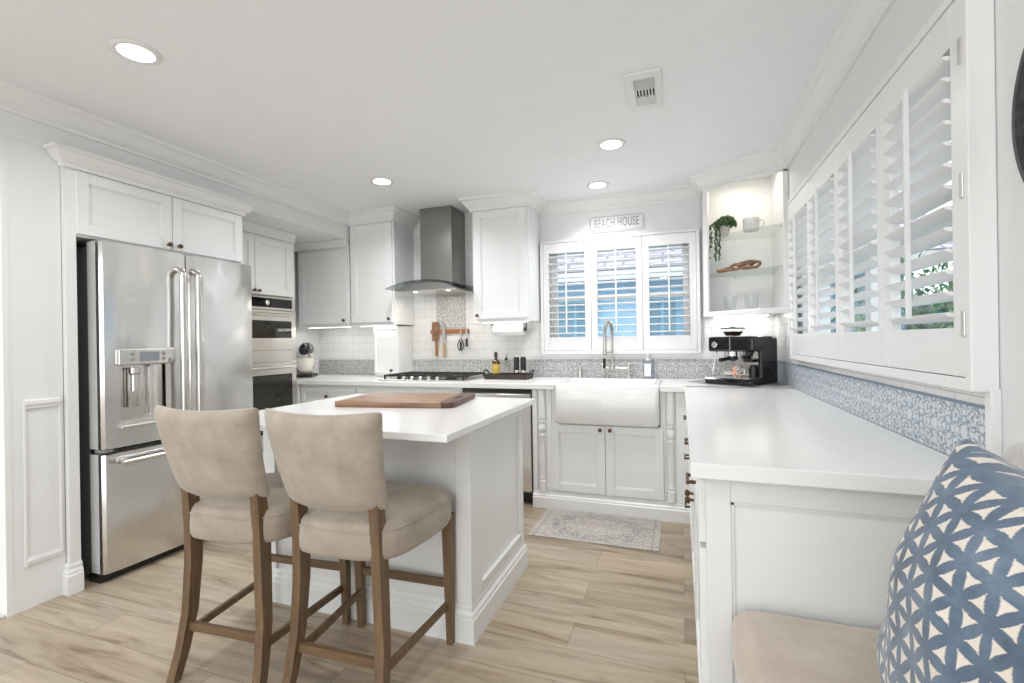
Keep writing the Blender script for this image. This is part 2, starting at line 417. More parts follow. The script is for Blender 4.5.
def lamp(name, parent, loc, size, power, col=(.985, .99, 1), rot=(0, 0, 0), shape='DISK', sy=None, spread=PI):
    l = bpy.data.lights.new(name, 'AREA'); l.shape = shape; l.size = size
    if sy: l.shape = 'RECTANGLE'; l.size_y = sy
    l.energy = power; l.color = col; l.spread = spread
    o = bpy.data.objects.new(name, l); COL.objects.link(o); o.location = Vector(loc) - base_of(parent); o.rotation_euler = rot; o.parent = parent
    return o
def rrect(w, h, r, n=4, cx=0, cy=0):
    pts = []
    for sx, sy, a0 in ((1, 1, 0), (-1, 1, 90), (-1, -1, 180), (1, -1, 270)):
        for k in range(n+1):
            a = math.radians(a0+90*k/n); pts.append((cx+sx*(w/2-r)+r*math.cos(a), cy+sy*(h/2-r)+r*math.sin(a)))
    return pts

# ------------------------------------------------------------------ key planes
XL, XR, YB, ZC = -2.93, .68, 4.04, 2.44
XA = -3.60           # rear wall of the appliance alcove
CF = 3.39            # base cabinet fronts on the back wall
PEN = .06            # peninsula cabinet fronts
HC = .914            # counter height

# ------------------------------------------------------------------ room shell
struct('floor', MB().box((-6, -3.0, -.1), (XR+.15, YB+.15, 0)), 'floor')
struct('ceiling', MB().box((XA-.1, -2.2, ZC), (XR+.15, YB+.15, ZC+.1)), 'ceil')
wb = MB()   # back wall with window hole X -1.06..0.06, Z 1.18..2.03
wx0, wx1, wz0, wz1 = -1.06, .06, 1.19, 2.03
wb.box((XA-.1, YB, 0), (wx0, YB+.14, ZC)).box((wx1, YB, 0), (XR+.15, YB+.14, ZC)).box((wx0, YB, 0), (wx1, YB+.14, wz0)).box((wx0, YB, wz1), (wx1, YB+.14, ZC))
struct('wall_back', wb, 'wall')
ry0, ry1, rz0, rz1 = 1.46, 3.20, 1.19, 2.0
wr = MB()
wr.box((XR, -2.2, 0), (XR+.14, ry0, ZC)).box((XR, ry1, 0), (XR+.14, YB+.15, ZC)).box((XR, ry0, 0), (XR+.14, ry1, rz0)).box((XR, ry0, rz1), (XR+.14, ry1, ZC))
struct('wall_right', wr, 'wall')
wl = MB()
wl.box((XL-.13, 1.285, 0), (XL, 1.486, 2.215))                  # beside the fridge
wl.box((XL-.13, -2.2, 0), (XL, .35, ZC)).box((XL-.13, .35, 2.08), (XL, 1.285, 2.215))
wl.box((XL-.13, .35, 2.216), (XL, 1.50, ZC))
struct('wall_left', wl, 'wall')
struct('wall_alcove', MB().box((XA-.1, 1.50, 0), (XA, YB, ZC)).box((XA, 1.49, 0), (XL-.14, 1.52, 2.21)), 'wall')
struct('wall_hall', MB().box((-4.6, .0, 0), (-4.5, 1.5, ZC)).box((-4.5, 1.38, 0), (XL-.14, 1.48, ZC)), 'wall')
struct('wall_soffit', MB().box((XA, 1.50, 2.215), (XL, YB, ZC)), 'wall')
# crown mouldings
def crown(z, d=.085, h=.105):
    return [(0, z), (0, z-h), (.012, z-h), (.014, z-h+.018), (.026, z-h+.024), (.038, z-h+.045), (.058, z-h+.066), (.064, z-.028), (.078, z-.022), (d, z-.012), (d, z)]
struct('trim_1', MB().sweep([(XR, -2.2), (XR, 3.53), (.50, 3.53), (.17, 3.80), (.17, YB), (-1.16, YB), (-1.16, 3.68), (-1.66, 3.68), (-1.66, YB)], crown(ZC)), 'trim', smooth=35)
struct('trim_2', MB().sweep([(-2.44, YB), (-2.44, 3.68), (XL, 3.68), (XL, -2.2)], crown(ZC)), 'trim', smooth=35)
# wall panel mouldings and baseboards on the left wall
bprof = lambda h, d: [(0, 0), (d, 0), (d, h*.62), (d*.8, h*.66), (d*.8, h*.74), (d*.45, h*.82), (d*.45, h*.92), (d*.15, h), (0, h)]
pm = MB()
pm.sweep([(XL, 1.47), (XL, 1.33)], [(0, .945), (.012, .95), (.012, .962), (.02, .968), (.02, .985), (.008, .99), (0, .99)])
pm.sweep([(XL, 1.47), (XL, 1.33)], [(0, .20), (.008, .205), (.012, .225), (.006, .24), (0, .24)])
pm.box((XL, 1.462, .2), (XL+.008, 1.474, .95), .003).box((XL, 1.326, .2), (XL+.008, 1.338, .95), .003)
struct('trim_4', pm, 'trim')
struct('trim_5', MB().box((XL-.14, 1.262, 0), (XL+.002, 1.285, 2.10)), 'trim')
# door threshold at far left
struct('trim_6', MB().box((XL-.16, .35, 0), (XL-.005, 1.262, .014), .004), 'linen')

# tiles on the walls
struct('trim_7', MB().box((XA, YB-.008, HC), (wx0-.08, YB, ZC)).box((wx0-.08, YB-.008, HC), (.18, YB, 1.15)).box((.18, YB-.008, HC), (XR, YB, 1.42)), 'tileX')
struct('trim_8', MB().box((XR-.008, 1.40, HC), (XR, 3.30, 1.101)).box((XR-.008, 3.30, HC), (XR, YB-.008, 1.39)), 'tileY')
struct('trim_9', MB().box((XA, YB-.012, HC), (XR-.008, YB-.008, 1.072)), 'band')
struct('trim_10', MB().box((XR-.012, 1.40, HC), (XR-.008, YB-.008, 1.066)), 'bandblue')
struct('trim_11', MB().box((-2.20, YB-.011, 1.36), (-1.89, YB-.008, 1.70)), 'bandhood')
struct('trim_12', MB().box((XR-.02, 1.372, .9), (XR, 1.398, 1.11), .003), 'trim')

# ------------------------------------------------------------------ cabinet helpers
def panel_door(parent, O, face, w, h, mat='cab', rail=.057, t=.02, name='door', label=None, bead=True):
    F = frame(O, face); b = MB(F); g = .0015
    b.box((g, 0, g), (rail, t, h-g), .002).box((w-rail, 0, g), (w-g, t, h-g), .002)
    b.box((rail, 0, g), (w-rail, t, rail), .002).box((rail, 0, h-rail), (w-rail, t, h-g), .002)
    b.box((rail-.002, 0, rail-.002), (w-rail+.002, t-.011, h-rail+.002))
    if bead:
        for q in (((rail, 0, rail), (w-rail, t-.005, rail+.007)), ((rail, 0, h-rail-.007), (w-rail, t-.005, h-rail)),
                  ((rail, 0, rail), (rail+.007, t-.005, h-rail)), ((w-rail-.007, 0, rail), (w-rail, t-.005, h-rail))): b.box(*q)
    o = b.build(name, mat, parent)
    if label: o['label'] = label
    return o
def knob(parent, O, face, u, z, n0=.02, r=.014):
    F = frame(O, face) @ Matrix.Translation((u, n0, z))
    b = MB(F); b.lathe([(.006, 0), (.005, .012), (r*.7, .016), (r, .022), (r*.95, .028), (r*.5, .032), (0, .033)], axis='y', seg=14)
    o = b.build('knob', 'bronze', parent, smooth=50); o['label'] = 'round bronze knob'; return o
def pull(parent, O, face, u, z, n0=.02, L=.09):
    F = frame(O, face); b = MB(F)
    b.box((u-L/2, n0, z-.005), (u-L/2+.009, n0+.028, z+.005)).box((u+L/2-.009, n0, z-.005), (u+L/2, n0+.028, z+.005)).box((u-L/2-.008, n0+.02, z-.006), (u+L/2+.008, n0+.03, z+.006), .003)
    o = b.build('pull', 'bronze', parent); o['label'] = 'bronze bar pull'; return o

# ------------------------------------------------------------------ refrigerator surround cabinet
c = thing('fridge_cabinet', 'white cabinet box with two doors and crown above the steel refrigerator', 'cabinet', (-3.2, 2.0, 0))
b = MB(); b.box((XA+.01, 1.535, 1.805), (-2.905, 2.515, 2.21)).box((XL+.001, 1.487, 1.805), (-2.905, 1.535, 2.21))
b.build('body', 'cab', c)
b = MB(); b.box((XL+.001, 1.487, 0), (-2.90, 1.535, 1.805), .002).sweep([(-2.90, 1.536), (-2.90, 1.487), (XL+.001, 1.487)], bprof(.15, .018))
b.build('side_panel', 'cab', c)
MB().box((XA+.01, 2.533, 0), (-2.94, 2.548, 2.2)).build('side_panel', 'cab', c)
b = MB(); b.sweep([(XL+.001, 2.517), (-2.903, 2.517), (-2.903, 1.488), (XL+.002, 1.488)], [(0, 2.232), (0, 2.145), (.012, 2.145), (.016, 2.165), (.03, 2.172), (.05, 2.20), (.058, 2.212), (.07, 2.216), (.07, 2.232)])
b.build('crown', 'trim', c, smooth=35)
O = (-2.905, 1.53, 1.815)
for u, w, ku in ((0, .483, .453), (.485, .485, .03)):
    d = panel_door(c, (O[0], O[1]+u, O[2]), 'E', w, .325); knob(d, (O[0], O[1]+u, O[2]), 'E', ku, .028)

# ------------------------------------------------------------------ refrigerator
fr = thing('refrigerator', 'stainless french door refrigerator with ice dispenser and freezer drawer', 'refrigerator', (-3.2, 2.05, 0))
MB().box((XA+.03, 1.605, .03), (-2.945, 2.52, 1.77), .004).build('body', 'steelbody', fr)
MB().box((-2.96, 1.60, .0), (-2.87, 2.49, .045)).build('toe_grille', 'black', fr)
MB().box((-2.945, 1.607, .09), (-2.934, 2.49, 1.77)).build('door_gasket', 'black', fr)
for y in (1.63, 2.47): MB().box((-2.93, y-.03, 1.765), (-2.85, y+.03, 1.795), .006).build('hinge', 'grey', fr)
MB().box((-2.9, 1.60, .682), (-2.835, 1.65, .698), .003).build('hinge', 'grey', fr)
def fdoor(y0, y1, z0, z1, cut=None):
    b = MB(); n = 12; pts = [(-2.865, y0)]
    for k in range(n+1):
        t = k/n; y = y0+(y1-y0)*t
        e = min(t, 1-t)*(y1-y0); r = .014
        x = -2.828 + .010*(1-(2*t-1)**2)
        if e < 1e-6: x -= r
        pts.append((x, y))
        if k in (0,): pts.append((-2.828+.001, y+.012))
        if k == n-1: pts.append((-2.828+.001, y1-.012))
    pts.append((-2.865, y1)); b.prism(pts, z0, z1, .004)
    o = b.build('door', 'steel', fr, smooth=30)
    b = MB()
    for q in ((y0+.001, y0+.02, z0+.001, z1-.001), (y1-.02, y1-.001, z0+.001, z1-.001), (y0+.02, y1-.02, z0+.001, z0+.02), (y0+.02, y1-.02, z1-.02, z1-.001)): b.box((-2.935, q[0], q[2]), (-2.8652, q[1], q[3]))
    b.build('door_edge', 'greyl', o)
    if cut:
        cb = MB().box(*cut).build('cutter', 'steel', fr)
        m = o.modifiers.new('b', 'BOOLEAN'); m.operation = 'DIFFERENCE'; m.object = cb; m.solver = 'EXACT'
        bpy.context.view_layer.update()
        dg = bpy.context.evaluated_depsgraph_get(); me = bpy.data.meshes.new_from_object(o.evaluated_get(dg))
        o.modifiers.clear(); o.data = me; cm = cb.data; bpy.data.objects.remove(cb); bpy.data.meshes.remove(cm)
        me.set_sharp_from_angle(angle=math.radians(30))
    return o
d1 = fdoor(1.597, 2.053, .70, 1.79, ((-2.885, 1.675, .815), (-2.7, 1.945, 1.15)))
d2 = fdoor(2.059, 2.526, .70, 1.79)
d3 = fdoor(1.597, 2.526, .05, .672); d3.name = 'freezer_drawer'
# dispenser
b = MB(); b.box((-2.826, 1.662, 1.135), (-2.795, 1.957, 1.225), .008)
dp = b.build('dispenser_panel', 'steelh', d1); dp['label'] = 'raised control panel of the dispenser'
MB().box((-2.80, 1.76, 1.155), (-2.7935, 1.865, 1.207), .001).build('screen', 'screen', dp)
for y in (1.725, 1.888):
    for z in (1.167, 1.196): MB().lathe([(.0105, 0), (.0105, .004), (.006, .005), (0, .005)], (-2.796, y, z), 12, 'x').build('button', 'grey', dp)
b = MB(); b.box((-2.884, 1.66, .81), (-2.881, 1.96, 1.16)).box((-2.882, 1.73, .90), (-2.85, 1.80, 1.12), .01).box((-2.882, 1.84, .84), (-2.865, 1.86, 1.14), .004).lathe([(.022, 0), (.022, .09), (.03, .1), (.03, .13)], (-2.85, 1.765, .99), 16)
b.build('recess', 'steelh', d1, smooth=30)
b = MB(); b.box((-2.885, 1.667, .798), (-2.79, 1.955, .818), .006); b.build('drip_shelf', 'steelh', d1)
b = MB(); b.lathe([(.012, 0), (.016, .008), (.010, .016), (0, .018)], (-2.795, 1.935, 1.155), 14, 'x'); b.build('knob', 'grey', dp, smooth=50)
# handles
for dd, y in ((d1, 1.990), (d2, 2.085)):
    pts = []
    for k in range(9):
        a = k/8*PI/2; pts.append((-2.825+.058*math.sin(a), 0, 1.69-.05*(0)+.0-.05*(1-math.cos(a))*1.0))
    pts = [(x, y, z) for x, _, z in pts]
    low = [(x, y, 2.46-z) for x, _, z in [(p[0], 0, p[2]) for p in pts][::-1]]
    b = MB(); b.tube(pts+low, .0195, 12, flat=1.15)
    o = b.build('handle', 'steelh', dd, smooth=50)
b = MB(); b.box((-2.83, 1.665, .612), (-2.775, 1.70, .640), .006).box((-2.83, 2.40, .612), (-2.775, 2.435, .640), .006).tube([(-2.768, 1.65, .626), (-2.768, 2.45, .626)], .0145, 12)
b.build('handle', 'steelh', d3, smooth=40)
b = MB(); b.lathe([(.011, 0), (.011, .003), (.008, .004), (0, .004)], (-2.823, 2.448, 1.665), 20, 'x'); e = b.build('emblem', 'grey', d2); e['label'] = 'small round grey emblem'

# ------------------------------------------------------------------ oven tower
XT = -3.24
c = thing('oven_cabinet', 'tall white cabinet housing the two steel wall ovens', 'cabinet', (-3.4, 2.93, 0))
b = MB(); b.box((XA+.005, 2.551, 0), (XT, 2.56, 2.21)).box((XA+.005, 3.315, 0), (XT, 3.335, 2.21)).box((XA+.005, 2.55, 1.645), (XT, 3.315, 2.21)).box((XA+.005, 2.55, 0), (XT, 3.315, .36)).box((XA+.005, 2.55, .36), (XA+.03, 3.315, 1.645))
b.build('body', 'cab', c)
for u, w, ku in ((2.565, .335, .312), (2.902, .385, .022)):
    d = panel_door(c, (XT, u, 1.648), 'E', w, .475); knob(d, (XT, u, 1.648), 'E', ku, .028)
d = panel_door(c, (XT, 2.565, .1), 'E', .765, .25, name='drawer'); knob(d, (XT, 2.565, .1), 'E', .38, .125)
b = MB().sweep([(XT, 3.335), (XT, 2.56)], [(0, 2.213), (0, 2.135), (.010, 2.135), (.014, 2.165), (.026, 2.195), (.03, 2.213)]); b.build('crown', 'trim', c, smooth=35)
ov = thing('double_oven', 'stainless double wall oven with black glass set in the tall white cabinet', 'oven', (-3.3, 2.93, .37))
MB().box((XA+.04, 2.56, .37), (XT+.004, 3.305, 1.64)).build('body', 'ovensteel', ov)
cp = MB().box((XT, 2.557, 1.525), (XT+.028, 3.308, 1.638), .004).build('control_panel', 'ovensteel', ov)
MB().box((XT+.027, 2.62, 1.545), (XT+.031, 3.27, 1.622), .001).build('display', 'blackgloss', cp)
b = MB(); b.lathe([(.020, 0), (.020, .012), (.014, .016), (0, .016)], (XT+.03, 3.00, 1.583), 18, 'x'); b.build('dial', 'chrome', cp, smooth=40)
def odoor(z0, z1, w0, w1, hz):
    d = MB().box((XT, 2.557, z0), (XT+.035, 3.308, z1), .005).build('oven_door', 'ovensteel', ov)
    MB().box((XT+.034, 2.63, w0), (XT+.038, 3.255, w1), .001).build('window', 'ovenglass', d)
    b = MB(); b.tube([(XT+.07, 2.60, hz), (XT+.07, 3.262, hz)], .012, 12).box((XT+.03, 2.63, hz-.009), (XT+.075, 2.655, hz+.009), .003).box((XT+.03, 3.225, hz-.009), (XT+.07, 3.25, hz+.009), .003)
    b.build('handle', 'ovensteel', d, smooth=40)
odoor(1.19, 1.52, 1.29, 1.435, 1.485)
MB().box((XT, 2.557, 1.09), (XT+.03, 3.308, 1.185), .003).box((XT+.03, 2.56, 1.1), (XT+.036, 3.30, 1.108)).build('trim_panel', 'ovensteel', ov)
odoor(.38, 1.085, .50, .985, 1.045)

# ------------------------------------------------------------------ base cabinets along the back wall
def base_unit(label, x0, x1, doors=2, drawer=True, knobs=True):
    c = thing('base_cabinet', label, 'cabinet', ((x0+x1)/2, 3.7, 0))
    MB().box((x0+.002, CF, .10), (x1-.002, YB-.015, .874)).box((x0+.002, CF+.06, 0), (x1-.002, YB-.05, .10)).build('body', 'cab', c)
    w = (x1-x0-.02)/doors
    if drawer:
        d = panel_door(c, (x0+.01, CF, .70), 'S', x1-x0-.02, .15, name='drawer', rail=.035); knob(d, (x0+.01, CF, .70), 'S', (x1-x0-.02)/2, .075)
    for k in range(doors):
        O = (x0+.01+k*w, CF, .12); h = .565 if drawer else .73
        d = panel_door(c, O, 'S', w-.003, h); knob(d, O, 'S', (w-.04 if k == 0 else .04) if doors > 1 else .04, h-.04)
    return c
base_unit('white base cabinet in the corner beside the tall oven cabinet', -3.23, -2.62, 1)
base_unit('white base cabinet with wide drawer beneath the gas cooktop', -2.62, -1.63, 2)
c = thing('corner_cabinet', 'white blind corner cabinet hidden behind the oven cabinet end', 'cabinet', (-3.4, 3.7, 0))
MB().box((XA+.005, 3.345, 0), (-3.235, YB-.015, .874)).build('body', 'cab', c)

# sink cabinet with turned posts
c = thing('sink_cabinet', 'white sink cabinet with two doors and turned corner posts', 'cabinet', (-.52, 3.7, 0))
b = MB(); b.box((-1.05, CF, .0), (-.905, YB-.015, .874)).box((-.115, CF, .0), (PEN+.02, YB-.015, .874)).box((-.905, CF, .0), (-.115, YB-.015, .63)).box((-.905, 3.93, .63), (-.115, YB-.015, .874))
b.box((-.905, CF, .63), (-.872, 3.9, .874)).box((-.137, CF, .63), (-.115, 3.9, .874)).sweep([(PEN-.002, CF), (-1.05, CF)], bprof(.125, .03))
b.box((-1.05, CF-.012, .125), (-1.015, CF, .874), .002).box((-.94, CF-.012, .125), (-.905, CF, .874), .002).box((-.115, CF-.012, .125), (-.105, CF, .874), .002).box((-.035, CF-.012, .125), (PEN-.002, CF, .874), .002)
b.build('body', 'cab', c)
post = [(.028, .125), (.028, .20), (.018, .205), (.024, .22), (.018, .235), (.022, .26), (.024, .40), (.017, .52), (.026, .535), (.016, .55), (.028, .57), (.028, .60), (.016, .62), (.025, .635), (.018, .655), (.028, .66), (.028, .874)]
for x in (-.978, -.07):
    MB().lathe(post, (x, CF-.002, 0), 20).build('turned_post', 'cab', c, smooth=40)
for x, ku in ((-.905, .36), (-.51, .034)):
    O = (x, CF, .135); d = panel_door(c, O, 'S', .393, .49); knob(d, O, 'S', ku, .462)

# dishwasher
c = thing('dishwasher', 'stainless dishwasher between sink cabinet and cooktop cabinet', 'dishwasher', (-1.34, 3.7, 0))
MB().box((-1.625, CF, .09), (-1.058, YB-.05, .868)).build('body', 'steelbody', c)
MB().box((-1.622, CF-.02, .105), (-1.062, CF, .835), .005).build('door', 'steel', c)
MB().box((-1.622, CF-.004, .842), (-1.062, CF, .868)).build('control_strip', 'black', c)
MB().box((-1.622, CF+.05, 0), (-1.062, CF+.3, .098)).build('toe_panel', 'black', c)

# countertop: one continuous top with a cut for the apron sink
b = MB()
cx0, cx1 = -.872, -.137
b.box((XA+.004, CF-.04, .876), (cx0, YB-.014, HC), .003).box((cx1, CF-.04, .876), (XR-.014, YB-.014, HC), .003)
b.box((cx0-.003, 3.86, .876), (cx1+.003, YB-.014, HC), .003)
b.box((PEN-.04, 1.305, .874), (XR-.014, CF+.0, HC), .003)
o = b.build('countertop', 'quartz'); tag(o, 'white quartz countertop running along the back wall and out over the peninsula', 'countertop')

# sink
s = thing('farmhouse_sink', 'white apron front farmhouse sink below the back window', 'sink', (-.505, 3.6, .64))
sk = MB(); sx0, sx1, sy0, sy1, st = -.868, -.141, CF-.058, 3.855, .922
bm = bmesh.new()
def rr(x0, x1, y0, y1, r, z, n=5): return [bm.verts.new((p[0], p[1], z)) for p in rrect(x1-x0, y1-y0, r, n, (x0+x1)/2, (y0+y1)/2)]
R = [rr(sx0+.012, sx1-.012, sy0+.012, sy1, .03, .636), rr(sx0, sx1, sy0, sy1, .035, .652), rr(sx0, sx1, sy0, sy1, .035, st-.008), rr(sx0+.008, sx1-.008, sy0+.008, sy1-.008, .03, st),
     rr(sx0+.034, sx1-.034, sy0+.034, sy1-.03, .03, st), rr(sx0+.042, sx1-.042, sy0+.042, sy1-.04, .035, st-.01), rr(sx0+.05, sx1-.05, sy0+.05, sy1-.05, .05, .70), rr(sx0+.10, sx1-.10, sy0+.10, sy1-.10, .05, .675)]
for A, B in zip(R, R[1:]):
    k = len(A)
    for i in range(k): bm.faces.new((A[i], A[(i+1) % k], B[(i+1) % k], B[i]))
bm.faces.new(R[0]); bm.faces.new(R[-1]); sk._add(bm)
sk.build('basin', 'ceramic', s, smooth=50)
MB().lathe([(.0, .676), (.04, .676), (.045, .68), (.03, .678)], (-.505, 3.6, 0), 20).build('drain', 'chrome', s)

# faucet
f = thing('bridge_faucet', 'brushed nickel bridge faucet with tall spring spout behind the sink', 'faucet', (-.505, 3.94, HC))
X, Y = -.53, 3.935
b = MB()
for x in (-.61, -.40): b.lathe([(.026, HC), (.026, HC+.012), (.014, HC+.02), (.013, HC+.085), (.018, HC+.095), (.016, HC+.12), (.006, HC+.13)], (x, Y, 0), 16)
b.tube([(-.61, Y, HC+.085), (-.40, Y, HC+.085)], .011, 12)
b.lathe([(.02, HC+.07), (.022, HC+.10), (.015, HC+.12)], (X, Y, 0), 16)
b.build('bridge', 'nickel', f, smooth=40)
arc = [(X, Y, HC+.10), (X, Y, HC+.36)]
for k in range(1, 13):
    a = PI*k/12; arc.append((X-.035*(1-math.cos(a))*.6, Y-.055*(1-math.cos(a)), HC+.36+.11*math.sin(a)*1.0+.0))
arc += [(X-.042, Y-.11, HC+.30)]
MB().tube(arc, .009, 10).build('spout', 'nickel', f, smooth=50)
L = []; P = [Vector(p) for p in arc[1:]]; tot = 46*10
seg = [(P[i+1]-P[i]).length for i in range(len(P)-1)]; T = sum(seg)
for k in range(tot):
    s_ = T*k/tot; i = 0
    while i < len(seg)-1 and s_ > seg[i]: s_ -= seg[i]; i += 1
    t = (P[i+1]-P[i]).normalized(); c0 = P[i]+t*s_; n = Vector((1, 0, 0)); bb = t.cross(n).normalized(); n = bb.cross(t); a = 2*PI*k/10
    L.append(c0+n*.0135*math.cos(a)+bb*.0135*math.sin(a))
MB().tube(L, .0022, 5).build('spring', 'nickel', f, smooth=60)
MB().lathe([(.012, 0), (.014, -.03), (.013, -.06), (.017, -.09), (.012, -.12)], (X-.042, Y-.11, HC+.31), 14).tube([(X, Y, HC+.22), (X-.042, Y-.11, HC+.22)], .006, 8).build('spray_head', 'nickel', f, smooth=40)
MB().tube([(X-.05, Y-.10, HC+.17), (X-.05, Y-.10, HC+.09)], .011, 10).build('grip', 'black', f, smooth=40)
for x, s_ in ((-.61, -1), (-.40, 1)): MB().bar((x, Y, HC+.13), (x+.07*s_, Y-.02, HC+.135), .01, .014).build('lever', 'nickel', f)
b = MB().lathe([(.02, HC), (.02, HC+.065), (.016, HC+.075), (0, HC+.077)], (-.80, 3.95, 0), 18); tag(b.build('air_gap', 'nickel', smooth=40), 'small nickel cylinder cap on the counter left of the faucet', 'sink fitting')
s = thing('soap_bottle', 'clear blue soap bottle with white label and pump right of the faucet', 'soap bottle', (-.245, 3.93, HC))
MB().prism(rrect(.085, .05, .02, 4, -.245, 3.93), HC+.001, HC+.15, .006).build('bottle', 'soapg', s, smooth=40)
MB().box((-.275, 3.902, HC+.025), (-.225, 3.9045, HC+.125)).build('label', 'paper', s)
MB().lathe([(.018, HC+.15), (.018, HC+.17), (.006, HC+.172), (.006, HC+.195), (.012, HC+.197), (.012, HC+.205)], (-.245, 3.93, 0), 14).bar((-.245, 3.93, HC+.2), (-.245, 3.885, HC+.2), .008, .012).build('pump', 'white', s, smooth=40)

# ------------------------------------------------------------------ peninsula cabinets (fronts face the kitchen aisle, -X)
def pen_unit(label, y0, y1, kind):
    c = thing('peninsula_cabinet', label, 'cabinet', (.35, (y0+y1)/2, 0))
    MB().box((PEN, y0+.001, .10), (XR-.02, y1-.001, .872)).box((PEN+.05, y0+.001, 0), (XR-.02, y1-.001, .10)).build('body', 'cab', c)
    w = y1-y0-.012
    if kind == 'door' or kind == 'door2':
        O = (PEN, y1-.006, .68); d = panel_door(c, O, 'W', w, .175, name='drawer', rail=.035); pull(d, O, 'W', w/2, .09)
        O = (PEN, y1-.006, .115); d = panel_door(c, O, 'W', w, .55); knob(d, O, 'W', .035 if kind == 'door' else w-.035, .50)
    else:
        for z, h in ((.68, .175), (.40, .27), (.115, .275)):
            O = (PEN, y1-.006, z); d = panel_door(c, O, 'W', w, h, name='drawer', rail=.035); pull(d, O, 'W', w/2, h/2)
    return c
pen_unit('white peninsula cabinet with drawer and door at the free end', 1.375, 1.98, 'door')
pen_unit('white peninsula cabinet with drawer and door, middle one of the peninsula', 1.98, 2.58, 'door2')
pen_unit('white three drawer peninsula cabinet nearest the sink corner', 2.58, 3.385, 'drawers')
c = thing('end_panel', 'white framed end panel closing the peninsula behind the bench', 'cabinet panel', (.37, 1.36, 0))
panel_door(c, (PEN-.004, 1.374, .0), 'S', XR-.02-PEN, .868, rail=.062, t=.024, name='panel')

# ------------------------------------------------------------------ upper cabinets
def upper(label, x0, x1, z1, knob_left, under=True, name='upper_cabinet', y0=3.70):
    c = thing(name, label, 'cabinet', ((x0+x1)/2, 3.87, 1.40))
    MB().box((x0, y0, 1.405), (x1, YB-.009, z1)).box((x0-.002, y0-.004, 1.393), (x1+.002, y0+.02, 1.41), .003).build('body', 'cab', c)
    w = x1-x0-.03; O = (x0+.015, y0, 1.425); h = min(z1, 2.34)-1.425
    d = panel_door(c, O, 'S', w, h, rail=.065)
    knob(d, O, 'S', .032 if knob_left else w-.032, .03)
    if under:
        MB().box((x0+.06, 3.76, 1.392), (x1-.06, 3.785, 1.404)).build('light_strip', 'strip', c)
        lamp('under_cabinet_light', c, ((x0+x1)/2, 3.77, 1.388), x1-x0-.12, STRIP_W, sy=.02)
    return c
c1 = upper('white wall cabinet below the soffit, above the stand mixer', -3.545, -2.935, 2.125, False)
MB().box((-3.545, 3.70, 2.125), (-2.935, 3.74, 2.213)).sweep([(-2.935, 3.70), (-3.585, 3.70)], [(0, 2.213), (0, 2.15), (.012, 2.15), (.022, 2.17), (.045, 2.2), (.05, 2.213)]).build('crown', 'trim', c1, smooth=35)
upper('tall white wall cabinet immediately left of the range hood', -2.925, -2.44, 2.335, False)
upper('tall white wall cabinet between range hood and window', -1.66, -1.16, 2.335, True)
# frieze boards above the tall uppers up to the ceiling
for x0, x1, lb in ((-2.925, -2.44, 0), (-1.66, -1.16, 1)):
    pass
b = MB().box((-2.925, 3.695, 2.336), (-2.44, YB-.009, ZC-.001)); struct('trim_13', b, 'cab')
b = MB().box((-1.66, 3.695, 2.336), (-1.16, YB-.009, ZC-.001)); struct('trim_14', b, 'cab')

# appliance garage on the counter
c = thing('appliance_garage', 'white lift door appliance garage standing on the counter left of the cooktop', 'cabinet', (-2.6, 3.9, HC))
MB().box((-2.735, 3.80, HC+.001), (-2.465, YB-.013, 1.392), .002).build('body', 'cab', c)
O = (-2.733, 3.80, HC+.035); d = panel_door(c, O, 'S', .266, .435, rail=.02, bead=False); knob(d, O, 'S', .20, .03)

# ------------------------------------------------------------------ range hood
h = thing('range_hood', 'steel chimney range hood with curved smoked glass canopy over the cooktop', 'range hood', (-2.04, 3.8, 1.66))
ch = MB().box((-2.20, 3.75, 1.74), (-1.885, YB-.01, ZC-.002), .003).build('chimney', 'steeld', h)
hx = -2.045
def arch(x, top, drop, hw): return top-drop*((x-hx)/hw)**2
b = MB(); n = 24; P0 = [(-2.425+.76*k/n) for k in range(n+1)]
bm = bmesh.new(); rows = []
for x in P0:
    z = arch(x, 1.765, .055, .38); rows.append([bm.verts.new((x, 3.49+.035*((x-hx)/.38)**2, z)), bm.verts.new((x, YB-.012, z)), bm.verts.new((x, YB-.012, z-.008)), bm.verts.new((x, 3.49+.035*((x-hx)/.38)**2, z-.008))])
for A, B in zip(rows, rows[1:]):
    for j in range(4): bm.faces.new((A[j], A[(j+1) % 4], B[(j+1) % 4], B[j]))
bm.faces.new(rows[0]); bm.faces.new(rows[-1]); b._add(bm)
b.build('glass_canopy', 'hoodglass', h, smooth=50)
pts = [(-2.33, 1.688), (-1.75, 1.688)] + [(-1.75-.58*k/14, arch(-1.75-.58*k/14, 1.755, .065, .29)) for k in range(15)]
MB().prism(pts, 3.56, YB-.012, 0, 'y').build('body', 'steeld', h, smooth=30)
MB().box((-2.31, 3.59, 1.680), (-1.77, 3.98, 1.688)).build('filter', 'steelh', h)
for x in (-2.2, -1.88):
    MB().lathe([(0, 1.679), (.016, 1.679), (.018, 1.681)], (x, 3.66, 0), 18).build('lamp_lens', 'ledlens', h)
    lamp('hood_light', h, (x, 3.66, 1.672), .05, HOOD_W, (1, .93, .8))

